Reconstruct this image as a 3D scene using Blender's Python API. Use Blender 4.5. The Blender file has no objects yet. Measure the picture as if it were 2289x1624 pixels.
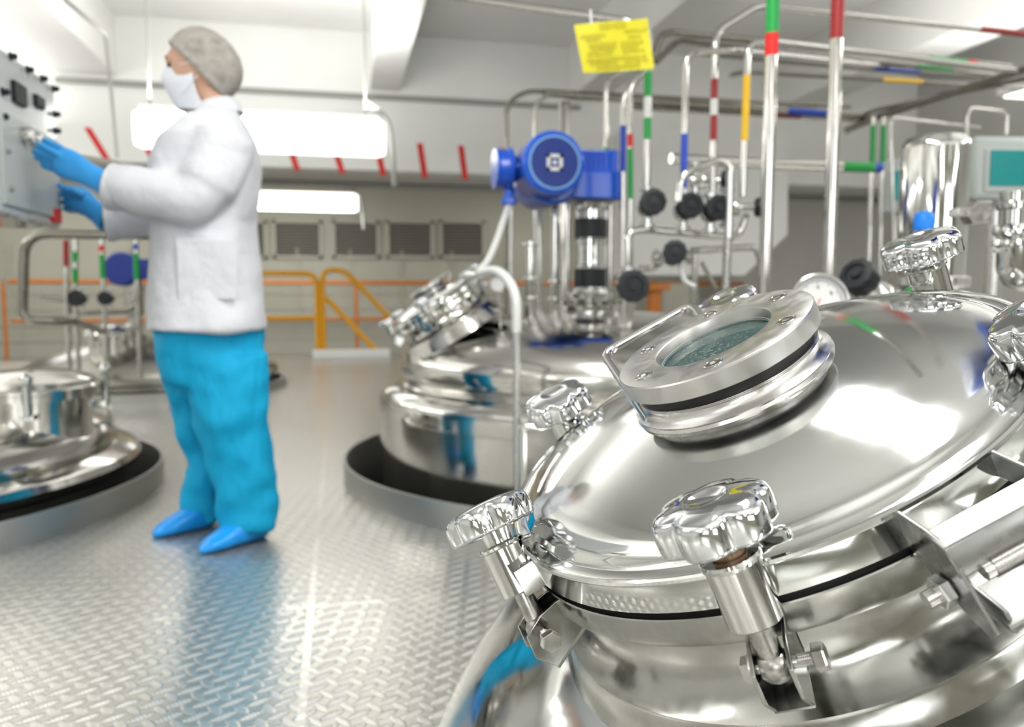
import bpy, bmesh, math, random
from mathutils import Vector, Matrix, Quaternion
random.seed(7)
PI = math.pi
S = bpy.context.scene
COL = S.collection

# ------------------------------------------------------------------ camera, world, exposure, added room fill lights
FPX, CX, CY, CAMZ = 1750.0, 1144.5, 812.0, 0.79
YAW, PITCH = math.radians(12.4), math.atan(152/1750.0)
cam = bpy.data.cameras.new('camera'); camo = bpy.data.objects.new('camera', cam); COL.objects.link(camo)
cam.sensor_width = 36; cam.lens = FPX/2289*36; cam.clip_start = .02; cam.clip_end = 100
camo.location = (0, 0, CAMZ); camo.rotation_euler = (PI/2-PITCH, 0, -YAW)
cam.dof.use_dof = True; cam.dof.focus_distance = .64; cam.dof.aperture_fstop = 5.4
S.camera = camo
S.view_settings.view_transform = 'Standard'; S.view_settings.look = 'None'
S.view_settings.exposure = 0.5; S.view_settings.gamma = 1
S.view_settings.use_curve_mapping = False
W = bpy.data.worlds.new('world'); S.world = W; W.use_nodes = True
W.node_tree.nodes['Background'].inputs[0].default_value = (.9, .95, 1, 1)
W.node_tree.nodes['Background'].inputs[1].default_value = .6
S.cycles.max_bounces = 8; S.cycles.glossy_bounces = 6; S.cycles.caustics_reflective = False
S.cycles.sample_clamp_indirect = 6; S.cycles.use_denoising = True

def area(loc, sx, sy, power, col=(1, .99, .965), rot=(0, 0, 0), name='added_fill_light'):
    l = bpy.data.lights.new(name, 'AREA'); l.shape = 'RECTANGLE'; l.size = sx; l.size_y = sy
    l.energy = power; l.color = col
    o = bpy.data.objects.new(name, l); o.location = loc; o.rotation_euler = rot; COL.objects.link(o); return o
FILL_LAMPS = [(-3.9, 1.6), (0.6, 1.0), (4.6, 1.6), (-4.4, 4.8), (5.7, 4.8), (-3.9, -2.4), (0.6, -2.6), (4.6, -2.4)]
ZL = 2.45
FILL_LAMPS.append((-4.6, 7.6))
for x, y in FILL_LAMPS:      # unseen troughs added to brighten the ceiling; up-facing lamps wider than their housings
    area((x, y, ZL), .3, 1.9, 26)
    area((x, y, ZL+.11), 3.4, 3.2, 24 if (x == .6 and y > 0) else 54, rot=(PI, 0, 0))
area((-4.2, 12.4, 2.9), 2.2, .3, 50); area((3.5, 12.2, 2.9), 2.2, .3, 40)  # unseen fill lamps added beyond the bulkhead, without fixtures

cp, sp, cy_, sy_ = math.cos(PITCH), math.sin(PITCH), math.cos(YAW), math.sin(YAW)
FWH = Vector((sy_, cy_, 0)); RT = Vector((cy_, -sy_, 0)); UPZ = Vector((0, 0, 1))
FW = FWH*cp - UPZ*sp; UP = UPZ*cp + FWH*sp
CAM = Vector((0, 0, CAMZ))
def ray(px, py): return FW + RT*((px-CX)/FPX) - UP*((py-CY)/FPX)
def at(px, py, Y): v = ray(px, py); return CAM + v*(Y/v.y)
def fl(px, py, z=0): v = ray(px, py); return CAM + v*((z-CAMZ)/v.z)
def c2w(v): return CAM + RT*v[0] + UP*v[1] - FW*v[2]
def d2w(v): return RT*v[0] + UP*v[1] - FW*v[2]

# ------------------------------------------------------------------ materials
def lin(c):
    c = c/255.0
    return c/12.92 if c <= .04045 else ((c+.055)/1.055)**2.4
def rgb(r, g, b): return (lin(r), lin(g), lin(b), 1)
def mat(name, col, rough=.5, metal=0, noise=None, bump=None, emis=None, es=0, rvar=None, trans=0, ior=1.45, alpha=1, coat=0, aniso=0, sheen=0, stretch=(1, 1, 1)):
    m = bpy.data.materials.new(name); m.use_nodes = True; nt = m.node_tree; n = nt.nodes; b = n['Principled BSDF']
    b.inputs['Base Color'].default_value = col; b.inputs['Roughness'].default_value = rough; b.inputs['Metallic'].default_value = metal
    b.inputs['IOR'].default_value = ior; b.inputs['Alpha'].default_value = alpha; b.inputs['Transmission Weight'].default_value = trans
    b.inputs['Coat Weight'].default_value = coat; b.inputs['Anisotropic'].default_value = aniso; b.inputs['Sheen Weight'].default_value = sheen
    tc = n.new('ShaderNodeTexCoord'); mp = n.new('ShaderNodeMapping'); mp.inputs['Scale'].default_value = stretch
    nt.links.new(tc.outputs['Object'], mp.inputs[0])
    if noise:   # (scale, amount): mottled tone of the surface itself
        t = n.new('ShaderNodeTexNoise'); t.inputs['Scale'].default_value = noise[0]; t.inputs['Detail'].default_value = 5
        nt.links.new(mp.outputs[0], t.inputs[0])
        r = n.new('ShaderNodeMapRange'); r.inputs[1].default_value = .3; r.inputs[2].default_value = .7
        r.inputs[3].default_value = 1-noise[1]; r.inputs[4].default_value = 1
        nt.links.new(t.outputs[0], r.inputs[0])
        mx = n.new('ShaderNodeMix'); mx.data_type = 'RGBA'; mx.blend_type = 'MULTIPLY'; mx.inputs[0].default_value = 1
        mx.inputs[6].default_value = col; nt.links.new(r.outputs[0], mx.inputs[7]); nt.links.new(mx.outputs[2], b.inputs['Base Color'])
    if rvar:    # (scale, low, high)
        t = n.new('ShaderNodeTexNoise'); t.inputs['Scale'].default_value = rvar[0]; t.inputs['Detail'].default_value = 6
        nt.links.new(mp.outputs[0], t.inputs[0])
        r = n.new('ShaderNodeMapRange'); r.inputs[1].default_value = .35; r.inputs[2].default_value = .7
        r.inputs[3].default_value = rvar[1]; r.inputs[4].default_value = rvar[2]
        nt.links.new(t.outputs[0], r.inputs[0]); nt.links.new(r.outputs[0], b.inputs['Roughness'])
    if bump:    # (scale, strength, distance)
        t = n.new('ShaderNodeTexNoise'); t.inputs['Scale'].default_value = bump[0]; t.inputs['Detail'].default_value = 4
        nt.links.new(mp.outputs[0], t.inputs[0])
        bp = n.new('ShaderNodeBump'); bp.inputs['Strength'].default_value = bump[1]; bp.inputs['Distance'].default_value = bump[2]
        nt.links.new(t.outputs[0], bp.inputs['Height']); nt.links.new(bp.outputs[0], b.inputs['Normal'])
    if emis:
        b.inputs['Emission Color'].default_value = emis; b.inputs['Emission Strength'].default_value = es
    return m
M = {}
M['polish'] = mat('polished_steel', (.52, .52, .505, 1), .05, 1, bump=(6, .05, .01), rvar=(14, .03, .13))
M['dome'] = mat('polished_dome_steel', (.61, .615, .60, 1), .06, 1, bump=(5, .04, .01), rvar=(11, .035, .17))
M['tank'] = mat('tank_steel', (.56, .55, .52, 1), .12, 1, bump=(4, .05, .02), rvar=(5, .08, .22))
M['brush'] = mat('brushed_steel', (.58, .57, .56, 1), .22, 1, rvar=(60, .17, .3))
M['pipe'] = mat('pipe_steel', (.47, .46, .435, 1), .11, 1, rvar=(30, .07, .18))
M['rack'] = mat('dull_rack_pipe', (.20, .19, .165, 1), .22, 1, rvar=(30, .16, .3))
M['satin'] = mat('satin_turned_steel', (.52, .515, .50, 1), .33, 1, rvar=(80, .28, .4))
M['hingesteel'] = mat('dull_bracket_steel', (.26, .26, .25, 1), .3, 1, rvar=(60, .22, .38))
M['neck'] = mat('brushed_neck_steel', (.35, .35, .33, 1), .14, 1, rvar=(50, .12, .26))
M['farsteel'] = mat('far_steel_dark_reflection', (.27, .265, .235, 1), .25, 1)  # base colour darkened to stand for the dark surroundings this dome mirrors
M['darksteel'] = mat('worn_steel', (.42, .41, .39, 1), .3, 1, noise=(90, .4), rvar=(60, .2, .45))
M['rust'] = mat('rusty_steel', (.34, .22, .14, 1), .5, .8, noise=(120, .6))
M['chrome'] = mat('chrome_knob', (.60, .61, .62, 1), .06, 1, bump=(30, .03, .002), rvar=(50, .03, .09))
M['rubber'] = mat('black_rubber', (.012, .012, .012, 1), .45)
M['blackp'] = mat('black_plastic', rgb(14, 20, 26), .5, noise=(20, .2))
M['blue'] = mat('blue_enamel', rgb(14, 92, 218), .3, 0, noise=(14, .12), coat=.25)
M['navy'] = mat('dark_blue_grille', rgb(28, 48, 110), .5, 0)
M['white'] = mat('white_paint', (.87, .87, .845, 1), .55, noise=(1.5, .05), bump=(30, .1, .004))
M['grey'] = mat('grey_paint', (.62, .62, .59, 1), .6, noise=(2, .06))
M['khaki'] = mat('beige_grey_paint', (.40, .39, .32, 1), .6, noise=(2, .08))
M['louver'] = mat('louver_grey', (.16, .155, .13, 1), .6)
M['yellow'] = mat('yellow_paint', rgb(232, 166, 10), .4, noise=(6, .08))
M['orange'] = mat('orange_paint', rgb(196, 116, 44), .5, noise=(6, .1))
M['red'] = mat('red_tape', rgb(212, 26, 22), .45)
M['dred'] = mat('dark_red_tape', rgb(150, 30, 30), .35)
M['green'] = mat('green_tape', rgb(10, 148, 62), .35)
M['tblue'] = mat('blue_tape', rgb(22, 66, 178), .35)
M['tyellow'] = mat('yellow_tape', rgb(238, 190, 20), .35)
M['label'] = mat('white_label', (.8, .8, .78, 1), .5)
M['hose'] = mat('white_plastic_hose', (.78, .79, .77, 1), .3, coat=.2)
M['clear'] = mat('clear_plastic', (.85, .87, .88, 1), .12, 0, trans=.6)
M['lamp'] = mat('lamp_diffuser', (.9, .9, .88, 1), .5, emis=(1, .985, .93, 1), es=1.9)
M['window'] = mat('bright_window_pane', (.9, .9, .9, 1), .3, emis=(1, .99, .95, 1), es=1.1)
M['tag'] = mat('yellow_card', rgb(208, 198, 28), .5)
M['ink'] = mat('ochre_ink', rgb(180, 170, 22), .6)
M['ink2'] = mat('dark_ink', rgb(60, 66, 70), .6)
M['coat'] = mat('white_cotton', (.77, .78, .83, 1), .75, bump=(9, .6, .03), sheen=.2, noise=(3, .04))
M['trouser'] = mat('turquoise_scrub_cotton', rgb(0, 172, 222), .75, bump=(6, .9, .06), noise=(5, .08), stretch=(1, 1, .35))
M['glove'] = mat('blue_nitrile', rgb(60, 168, 246), .35, noise=(18, .15), bump=(50, .3, .004))
M['bootie'] = mat('blue_shoe_cover', rgb(24, 160, 250), .3, noise=(12, .15), bump=(30, .5, .008))
M['skin'] = mat('skin', rgb(212, 168, 142), .5, noise=(12, .08))
M['hair'] = mat('brown_hair', rgb(128, 104, 84), .6, noise=(30, .3))
M['net'] = mat('hair_net', rgb(186, 180, 172), .75, noise=(38, .35), bump=(60, .6, .006))
M['mask'] = mat('white_surgical_mask', (.80, .82, .88, 1), .7, bump=(30, .2, .003))
M['eye'] = mat('dark_eye', (.03, .025, .02, 1), .25)
M['panel'] = mat('panel_enamel', (.66, .69, .69, 1), .14, 0, coat=.6, noise=(2, .05))
M['teal'] = mat('teal_screen', rgb(20, 130, 130), .25, emis=rgb(20, 140, 140), es=.15)
M['plastic'] = mat('light_grey_plastic', (.48, .52, .50, 1), .4)
M['cap'] = mat('light_blue_cap', rgb(10, 130, 240), .35)
M['copper'] = mat('copper_fitting', (.72, .42, .28, 1), .35, .9)
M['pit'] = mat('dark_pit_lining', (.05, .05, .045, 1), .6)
M['wellsteel'] = mat('well_steel', (.36, .36, .34, 1), .3, .9, rvar=(6, .25, .4))
M['conduit'] = mat('grey_conduit', (.34, .34, .32, 1), .45)

def m_glass():   # greenish sight glass with condensation droplets on it
    m = bpy.data.materials.new('sight_glass_wet'); m.use_nodes = True; nt = m.node_tree; n = nt.nodes; b = n['Principled BSDF']
    b.inputs['Base Color'].default_value = (.06, .15, .14, 1); b.inputs['Roughness'].default_value = .04
    b.inputs['Transmission Weight'].default_value = .6; b.inputs['IOR'].default_value = 1.45
    tc = n.new('ShaderNodeTexCoord'); v = n.new('ShaderNodeTexVoronoi'); v.inputs['Scale'].default_value = 260
    nz = n.new('ShaderNodeTexNoise'); nz.inputs['Scale'].default_value = 40
    ad = n.new('ShaderNodeMix'); ad.data_type = 'VECTOR'; ad.inputs[0].default_value = .03
    nt.links.new(tc.outputs['Object'], ad.inputs[4]); nt.links.new(nz.outputs['Color'], ad.inputs[5]); nt.links.new(tc.outputs['Object'], nz.inputs[0])
    nt.links.new(ad.outputs[1], v.inputs['Vector'])
    r = n.new('ShaderNodeMapRange'); r.inputs[1].default_value = .0; r.inputs[2].default_value = .42; r.inputs[3].default_value = 1; r.inputs[4].default_value = 0
    nt.links.new(v.outputs['Distance'], r.inputs[0])
    bp = n.new('ShaderNodeBump'); bp.inputs['Strength'].default_value = .9; bp.inputs['Distance'].default_value = .0016
    nt.links.new(r.outputs[0], bp.inputs['Height']); nt.links.new(bp.outputs[0], b.inputs['Normal'])
    return m
M['glass'] = m_glass()
M['rimglass'] = mat('pale_glass_edge', (.35, .58, .62, 1), .12, 0, coat=.5)

def m_floor():
    m = bpy.data.materials.new('tread_plate'); m.use_nodes = True; nt = m.node_tree; n = nt.nodes; b = n['Principled BSDF']
    b.inputs['Base Color'].default_value = (.62, .62, .59, 1); b.inputs['Metallic'].default_value = .72
    g = n.new('ShaderNodeNewGeometry'); sx = n.new('ShaderNodeSeparateXYZ'); nt.links.new(g.outputs['Position'], sx.inputs[0])
    def ma(op, a, c=None, d=None):
        q = n.new('ShaderNodeMath'); q.operation = op
        for i, v in enumerate((a, c, d)):
            if v is None: continue
            if isinstance(v, (int, float)): q.inputs[i].default_value = v
            else: nt.links.new(v, q.inputs[i])
        return q.outputs[0]
    X, Y = sx.outputs[0], sx.outputs[1]
    A = math.radians(34)
    a = ma('ADD', ma('MULTIPLY', X, math.cos(A)), ma('MULTIPLY', Y, math.sin(A)))
    c = ma('SUBTRACT', ma('MULTIPLY', Y, math.cos(A)), ma('MULTIPLY', X, math.sin(A)))
    p = .036
    def cell(v, off): return ma('ABSOLUTE', ma('SUBTRACT', ma('FLOORED_MODULO', ma('ADD', v, p-off), 2*p), p))
    def dash(oa, oc, la, lc):
        return ma('SUBTRACT', 1.0, ma('ADD', ma('POWER', ma('DIVIDE', cell(a, oa), la), 2), ma('POWER', ma('DIVIDE', cell(c, oc), lc), 2)))
    hA = hB = None
    for oa, oc, la, lc in ((0, 0, .027, .0105), (p, p, .027, .0105)):
        d = dash(oa, oc, la, lc); hA = d if hA is None else ma('MAXIMUM', hA, d)
    for oa, oc, la, lc in ((p, 0, .0095, .024), (0, p, .0095, .024)):
        d = dash(oa, oc, la, lc); hB = d if hB is None else ma('MAXIMUM', hB, d)
    hA = ma('MINIMUM', ma('MAXIMUM', hA, 0.0), .5); hB = ma('MULTIPLY', ma('MINIMUM', ma('MAXIMUM', hB, 0.0), .5), .45)
    h = ma('MAXIMUM', hA, hB)
    rib = ma('MULTIPLY', ma('SINE', ma('MULTIPLY', a, 850)), ma('MULTIPLY', hA, .25))
    hh = ma('ADD', h, rib)
    # plate seams
    def seam(v, per, off): return ma('LESS_THAN', ma('ABSOLUTE', ma('SUBTRACT', ma('FLOORED_MODULO', ma('ADD', v, off), per), per/2)), .008)
    sm = ma('MAXIMUM', seam(X, 1.25, 1.96), seam(Y, 2.0, 1.0))
    hh = ma('MULTIPLY', hh, ma('SUBTRACT', 1.0, sm))
    bp = n.new('ShaderNodeBump'); bp.inputs['Strength'].default_value = .7; bp.inputs['Distance'].default_value = .0035
    nt.links.new(hh, bp.inputs['Height']); nt.links.new(bp.outputs[0], b.inputs['Normal'])
    t = n.new('ShaderNodeTexNoise'); t.inputs['Scale'].default_value = 3; nt.links.new(g.outputs['Position'], t.inputs[0])
    r = n.new('ShaderNodeMapRange'); r.inputs[3].default_value = .19; r.inputs[4].default_value = .27
    nt.links.new(t.outputs[0], r.inputs[0]); nt.links.new(r.outputs[0], b.inputs['Roughness'])
    mx = n.new('ShaderNodeMix'); mx.data_type = 'RGBA'; mx.inputs[6].default_value = (.53, .52, .48, 1); mx.inputs[7].default_value = (.84, .84, .82, 1)
    nt.links.new(ma('MAXIMUM', ma('MULTIPLY', h, 1.6), ma('MULTIPLY', sm, .12)), mx.inputs[0]); nt.links.new(mx.outputs[2], b.inputs['Base Color'])
    return m
M['floor'] = m_floor()

# ------------------------------------------------------------------ mesh helpers
ORG = {}
def thing(name, label, cat, loc=(0, 0, 0), group=None):
    o = bpy.data.objects.new(name, None); COL.objects.link(o); o.location = loc; o.empty_display_size = .05
    o['label'] = label; o['category'] = cat
    if group: o['group'] = group
    ORG[o.name] = Vector(loc)
    return o
def tag(o, label, cat, group=None):
    o['label'] = label; o['category'] = cat
    if group: o['group'] = group
    return o
def struct(o): o['kind'] = 'structure'; return o
def frame(z, x=None):
    z = Vector(z).normalized()
    if x is None: x = Vector((1, 0, 0)) if abs(z.x) < .8 else Vector((0, 1, 0))
    x = Vector(x); x = (x - z*x.dot(z)).normalized(); y = z.cross(x)
    return x, y, z
def FM(o, z, x=None):
    a, b, c = frame(z, x)
    return Matrix(((a.x, b.x, c.x, o[0]), (a.y, b.y, c.y, o[1]), (a.z, b.z, c.z, o[2]), (0, 0, 0, 1)))
class MB:
    def __init__(s, T=None): s.v = []; s.f = []; s.T = T or Matrix()
    def add(s, vs, fs):
        k = len(s.v); s.v += [s.T @ Vector(v) for v in vs]; s.f += [tuple(i+k for i in f) for f in fs]; return s
    def box(s, c, d, ax=None):
        c = Vector(c); A = ax or (Vector((1, 0, 0)), Vector((0, 1, 0)), Vector((0, 0, 1)))
        vs = [c + A[0]*(x*d[0]/2) + A[1]*(y*d[1]/2) + A[2]*(z*d[2]/2) for x in (-1, 1) for y in (-1, 1) for z in (-1, 1)]
        return s.add(vs, [(0, 1, 3, 2), (4, 6, 7, 5), (0, 4, 5, 1), (2, 3, 7, 6), (0, 2, 6, 4), (1, 5, 7, 3)])
    def lathe(s, prof, o=(0, 0, 0), z=(0, 0, 1), seg=48, close=True, x=None, rf=None):
        a, b, c = frame(z, x); o = Vector(o); vs = []; n = len(prof)
        for i in range(seg):
            t = 2*PI*i/seg; ct, st = math.cos(t), math.sin(t)
            for r, h in prof:
                q = r*(rf(t, r) if rf else 1)
                vs.append(o + a*(q*ct) + b*(q*st) + c*h)
        fs = []
        for i in range(seg):
            j = (i+1) % seg
            for k in range(n-1): fs.append((i*n+k, j*n+k, j*n+k+1, i*n+k+1))
        return s.add(vs, fs)
    def cyl(s, p, q, r, seg=20, r2=None):
        p = Vector(p); q = Vector(q); L = (q-p).length; r2 = r if r2 is None else r2
        return s.lathe([(0, 0), (r, 0), (r2, L), (0, L)], p, q-p, seg)
    def hexa(s, p, q, r): return s.lathe([(0, 0), (r*.93, 0), (r, .06*r), (r, (Vector(q)-Vector(p)).length-.1*r), (r*.9, (Vector(q)-Vector(p)).length), (0, (Vector(q)-Vector(p)).length)], p, Vector(q)-Vector(p), 6)
    def prism(s, poly, o, ax, ay, az, t):   # polygon in (ax,ay), thickness t along az (centred)
        o = Vector(o); n = len(poly); vs = []
        for d in (-t/2, t/2):
            for x, y in poly: vs.append(o + ax*x + ay*y + az*d)
        fs = [tuple(range(n))[::-1], tuple(range(n, 2*n))] + [(i, (i+1) % n, n+(i+1) % n, n+i) for i in range(n)]
        return s.add(vs, fs)
    def tube(s, pts, r, bend=0, seg=12, caps=True, nb=6):
        P = [Vector(p) for p in pts]
        if bend:
            Q = [P[0]]; lr = isinstance(r, (list, tuple)); RR = [r[0]] if lr else None
            for i in range(1, len(P)-1):
                a, b, c = P[i-1], P[i], P[i+1]; u = (a-b); v = (c-b)
                d = min(bend, u.length*.49, v.length*.49); u.normalize(); v.normalize()
                p0 = b+u*d; p2 = b+v*d
                for k in range(nb+1):
                    t = k/nb; Q.append(p0*(1-t)**2 + b*(2*t*(1-t)) + p2*t*t)
                    if lr: RR.append(r[i])
            Q.append(P[-1]); P = Q
            if lr: RR.append(r[-1]); r = RR
        if not isinstance(r, (list, tuple)): P = [p for i, p in enumerate(P) if i == 0 or (p-P[i-1]).length > 1e-6]
        R = r if isinstance(r, (list, tuple)) else [r]*len(P)
        n = len(P); tan = []
        for i in range(n):
            t = (P[min(i+1, n-1)] - P[max(i-1, 0)]); tan.append(t.normalized())
        a, b, c = frame(tan[0]); vs = []
        for i in range(n):
            if i:
                q = tan[i-1].rotation_difference(tan[i]); a = q @ a
            a = (a - tan[i]*a.dot(tan[i])).normalized(); b = tan[i].cross(a)
            for k in range(seg):
                t = 2*PI*k/seg; vs.append(P[i] + (a*math.cos(t) + b*math.sin(t))*R[i])
        fs = [(i*seg+k, i*seg+(k+1) % seg, (i+1)*seg+(k+1) % seg, (i+1)*seg+k) for i in range(n-1) for k in range(seg)]
        if caps: fs += [tuple(range(seg))[::-1], tuple(range((n-1)*seg, n*seg))]
        return s.add(vs, fs)
    def ball(s, c, r, seg=16, n=10, ax=None):
        c = Vector(c); A = ax or (Vector((1, 0, 0)), Vector((0, 1, 0)), Vector((0, 0, 1)))
        if not isinstance(r, (list, tuple)): r = (r, r, r)
        vs = []
        for i in range(n+1):
            p = PI*i/n
            for k in range(seg):
                t = 2*PI*k/seg
                vs.append(c + A[0]*(r[0]*math.sin(p)*math.cos(t)) + A[1]*(r[1]*math.sin(p)*math.sin(t)) + A[2]*(r[2]*math.cos(p)))
        return s.add(vs, [(i*seg+k, (i+1)*seg+k, (i+1)*seg+(k+1) % seg, i*seg+(k+1) % seg) for i in range(n) for k in range(seg)])
    def loft(s, rings, seg=24, caps=True, p=2.3):
        # ring = (centre, ax, ay, rx, ry)
        vs = []
        for c, ax, ay, rx, ry in rings:
            for k in range(seg):
                t = 2*PI*k/seg; ct, st = math.cos(t), math.sin(t)
                vs.append(Vector(c) + Vector(ax)*(rx*math.copysign(abs(ct)**(2/p), ct)) + Vector(ay)*(ry*math.copysign(abs(st)**(2/p), st)))
        n = len(rings)
        fs = [(i*seg+k, i*seg+(k+1) % seg, (i+1)*seg+(k+1) % seg, (i+1)*seg+k) for i in range(n-1) for k in range(seg)]
        if caps: fs += [tuple(range(seg))[::-1], tuple(range((n-1)*seg, n*seg))]
        return s.add(vs, fs)
    def build(s, name, m, parent=None, smooth=38, label=None, loc=None, bevel=0, mods=()):
        if parent is not None: wo = ORG[parent.name]; org = wo if loc is None else Vector(loc)
        else:
            if loc is None:
                xs = [v.x for v in s.v]; ys = [v.y for v in s.v]; zs = [v.z for v in s.v]
                loc = ((min(xs)+max(xs))/2, (min(ys)+max(ys))/2, min(zs))
            org = Vector(loc); wo = Vector((0, 0, 0))
        me = bpy.data.meshes.new(name); me.from_pydata([v-org for v in s.v], [], s.f)
        bm = bmesh.new(); bm.from_mesh(me); bmesh.ops.remove_doubles(bm, verts=bm.verts, dist=1e-6)
        bmesh.ops.dissolve_degenerate(bm, edges=bm.edges, dist=1e-7)
        bmesh.ops.recalc_face_normals(bm, faces=bm.faces); bm.to_mesh(me); bm.free()
        me.materials.append(M[m] if isinstance(m, str) else m)
        o = bpy.data.objects.new(name, me); COL.objects.link(o)
        o.location = org - wo
        if parent is not None: o.parent = parent
        ORG[o.name] = org
        if smooth:
            for p in me.polygons: p.use_smooth = True
            me.set_sharp_from_angle(angle=math.radians(smooth))
        if bevel:
            b = o.modifiers.new('bevel', 'BEVEL'); b.width = bevel; b.segments = 2; b.limit_method = 'ANGLE'; b.angle_limit = math.radians(40)
            b.harden_normals = False
        for k, kw in mods:
            q = o.modifiers.new(k.lower(), k)
            for a, v in kw.items(): setattr(q, a, v)
        if label: o['label'] = label
        return o

# ------------------------------------------------------------------ room
XL, XR, YN, YB, ZC = -6.5, 7.5, -5.0, 14.2, 3.72
FLE = 10.55     # far edge of the tread-plate platform
WELLS = [(1.12, 3.37, 1.115), (-1.89, 3.40, 1.15)]
def room():
    # platform floor with round wells cut for the two tanks
    bm = bmesh.new()
    outer = [(XL, YN), (XR, YN), (XR, FLE), (XL, FLE)]
    ed = []
    def loop(P):
        vs = [bm.verts.new((x, y, 0)) for x, y in P]
        for i in range(len(vs)): ed.append(bm.edges.new((vs[i], vs[(i+1) % len(vs)])))
    loop(outer)
    for x, y, r in WELLS: loop([(x+r*math.cos(2*PI*i/96), y+r*math.sin(2*PI*i/96)) for i in range(96)])
    bmesh.ops.triangle_fill(bm, edges=ed, use_beauty=True, use_dissolve=False)
    for f in list(bm.faces):
        c = f.calc_center_median()
        if any(math.hypot(c.x-x, c.y-y) < r*.98 for x, y, r in WELLS): bm.faces.remove(f)
    for f in bm.faces:
        if f.normal.z < 0: f.normal_flip()
    me = bpy.data.meshes.new('floor'); bm.to_mesh(me); bm.free(); me.materials.append(M['floor'])
    o = bpy.data.objects.new('floor', me); COL.objects.link(o); struct(o)
    struct(MB().box(((XL+XR)/2, YB-.5*(YB-FLE), -2.55), (XR-XL, YB-FLE+.4, .1)).build('floor_lower', 'grey', smooth=0))
    struct(MB().box(((XL+XR)/2, FLE+.03, -.14), (XR-XL, .06, .26)).build('trim_1', 'white', smooth=0))
    # pit under the wells
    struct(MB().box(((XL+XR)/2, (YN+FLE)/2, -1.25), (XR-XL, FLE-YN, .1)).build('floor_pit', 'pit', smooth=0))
    struct(MB().box(((XL+XR)/2, (YN+YB)/2, ZC+.05), (XR-XL+.4, YB-YN+.4, .1)).build('ceiling', 'white', smooth=0))
    struct(MB().box((XL-.05, (YN+YB)/2, .6), (.1, YB-YN, 6.3)).build('wall_left', 'white', smooth=0))
    struct(MB().box((XR+.05, (YN+YB)/2, .6), (.1, YB-YN, 6.3)).build('wall_right', 'grey', smooth=0))
    struct(MB().box(((XL+XR)/2, YN-.05, 1.9), (XR-XL, .1, 3.8)).build('wall_near', 'khaki', smooth=0))
    # far wall: siding with seams
    w = MB().box(((XL+XR)/2, YB+.05, .6), (XR-XL, .1, 6.3))
    for i in range(14): w.box(((XL+XR)/2, YB-.006, -2.2+i*.26), (XR-XL, .012, .235))
    for i in range(16): w.box((XL+.4+i*.9, YB-.02, 1.0), (.05, .03, 1.2))
    struct(w.build('wall_far', 'khaki', smooth=0))
    # bulkhead: upright face, slanted face with red stripes, flat soffit
    prof = [(9.2, ZC), (9.2, 2.21), (9.3, 2.17), (10.2, 2.17), (10.2, ZC)]
    b = MB(); vs = []
    for x in (XL, XR):
        vs += [(x, y, z) for y, z in prof]
    n = len(prof); b.add(vs, [tuple(range(n)), tuple(range(n, 2*n))] + [(i, (i+1) % n, n+(i+1) % n, n+i) for i in range(n)])
    bk = struct(b.build('wall_bulkhead', 'white', smooth=0))
    for x0, y0, x1, y1 in ((195, 285, 243, 362), (310, 290, 343, 358), (425, 296, 450, 364), (537, 301, 558, 371), (640, 306, 665, 381), (741, 311, 766, 387), (840, 315, 857, 392), (938, 320, 950, 397), (1030, 325, 1040, 401), (1124, 330, 1131, 405)):
        a, c = at(x0, y0, 9.197), at(x1, y1, 9.197); hw = .033
        MB().prism([(a.x-hw, a.z), (a.x+hw, a.z), (c.x+hw, c.z), (c.x-hw, c.z)], (0, 9.197, 0), Vector((1, 0, 0)), Vector((0, 0, 1)), Vector((0, 1, 0)), .004).build('red_stripe', 'red', bk, smooth=0)
    # beams along the room
    def beam(i, x0, x1, z, y0=YN, y1=9.2):
        struct(MB().box(((x0+x1)/2, (y0+y1)/2, (z+ZC)/2), (x1-x0, y1-y0, ZC-z)).build('trim_%d' % i, 'white', smooth=0))
    e0, e1 = fl(822, 230, 3.1).x, fl(890, 210, 3.1).x; beam(2, e0, e1, 3.1)
    l0, l1 = fl(126, 146, 3.1).x, fl(150, 103, 3.1).x; beam(3, -2.95, -2.25, 3.1)
    beam(4, 2.7, 3.1, 3.1); beam(5, 5.3, 5.8, 3.1); beam(6, -5.6, -5.1, 3.1)
    struct(MB().box(((XL+XR)/2, -1.0, 3.35), (XR-XL, .5, .74)).build('trim_7', 'white', smooth=0))
    # white duct dropping from the bulkhead on the right
    p = [at(1390, 400, 9.0), at(1755, 400, 9.0), at(1755, 525, 9.0), at(1660, 615, 9.0), at(1390, 615, 9.0)]
    q = [(v.x, v.z) for v in p]; q[0] = (q[0][0], 2.75); q[1] = (q[1][0], 2.75)
    d = MB().prism(q, (0, 9.6, 0), Vector((1, 0, 0)), Vector((0, 0, 1)), Vector((0, 1, 0)), 1.3)
    tag(d.build('ventilation_duct', 'white', smooth=0), 'white boxy duct with a cut-off lower corner behind the valve manifold', 'duct')
room()

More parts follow.
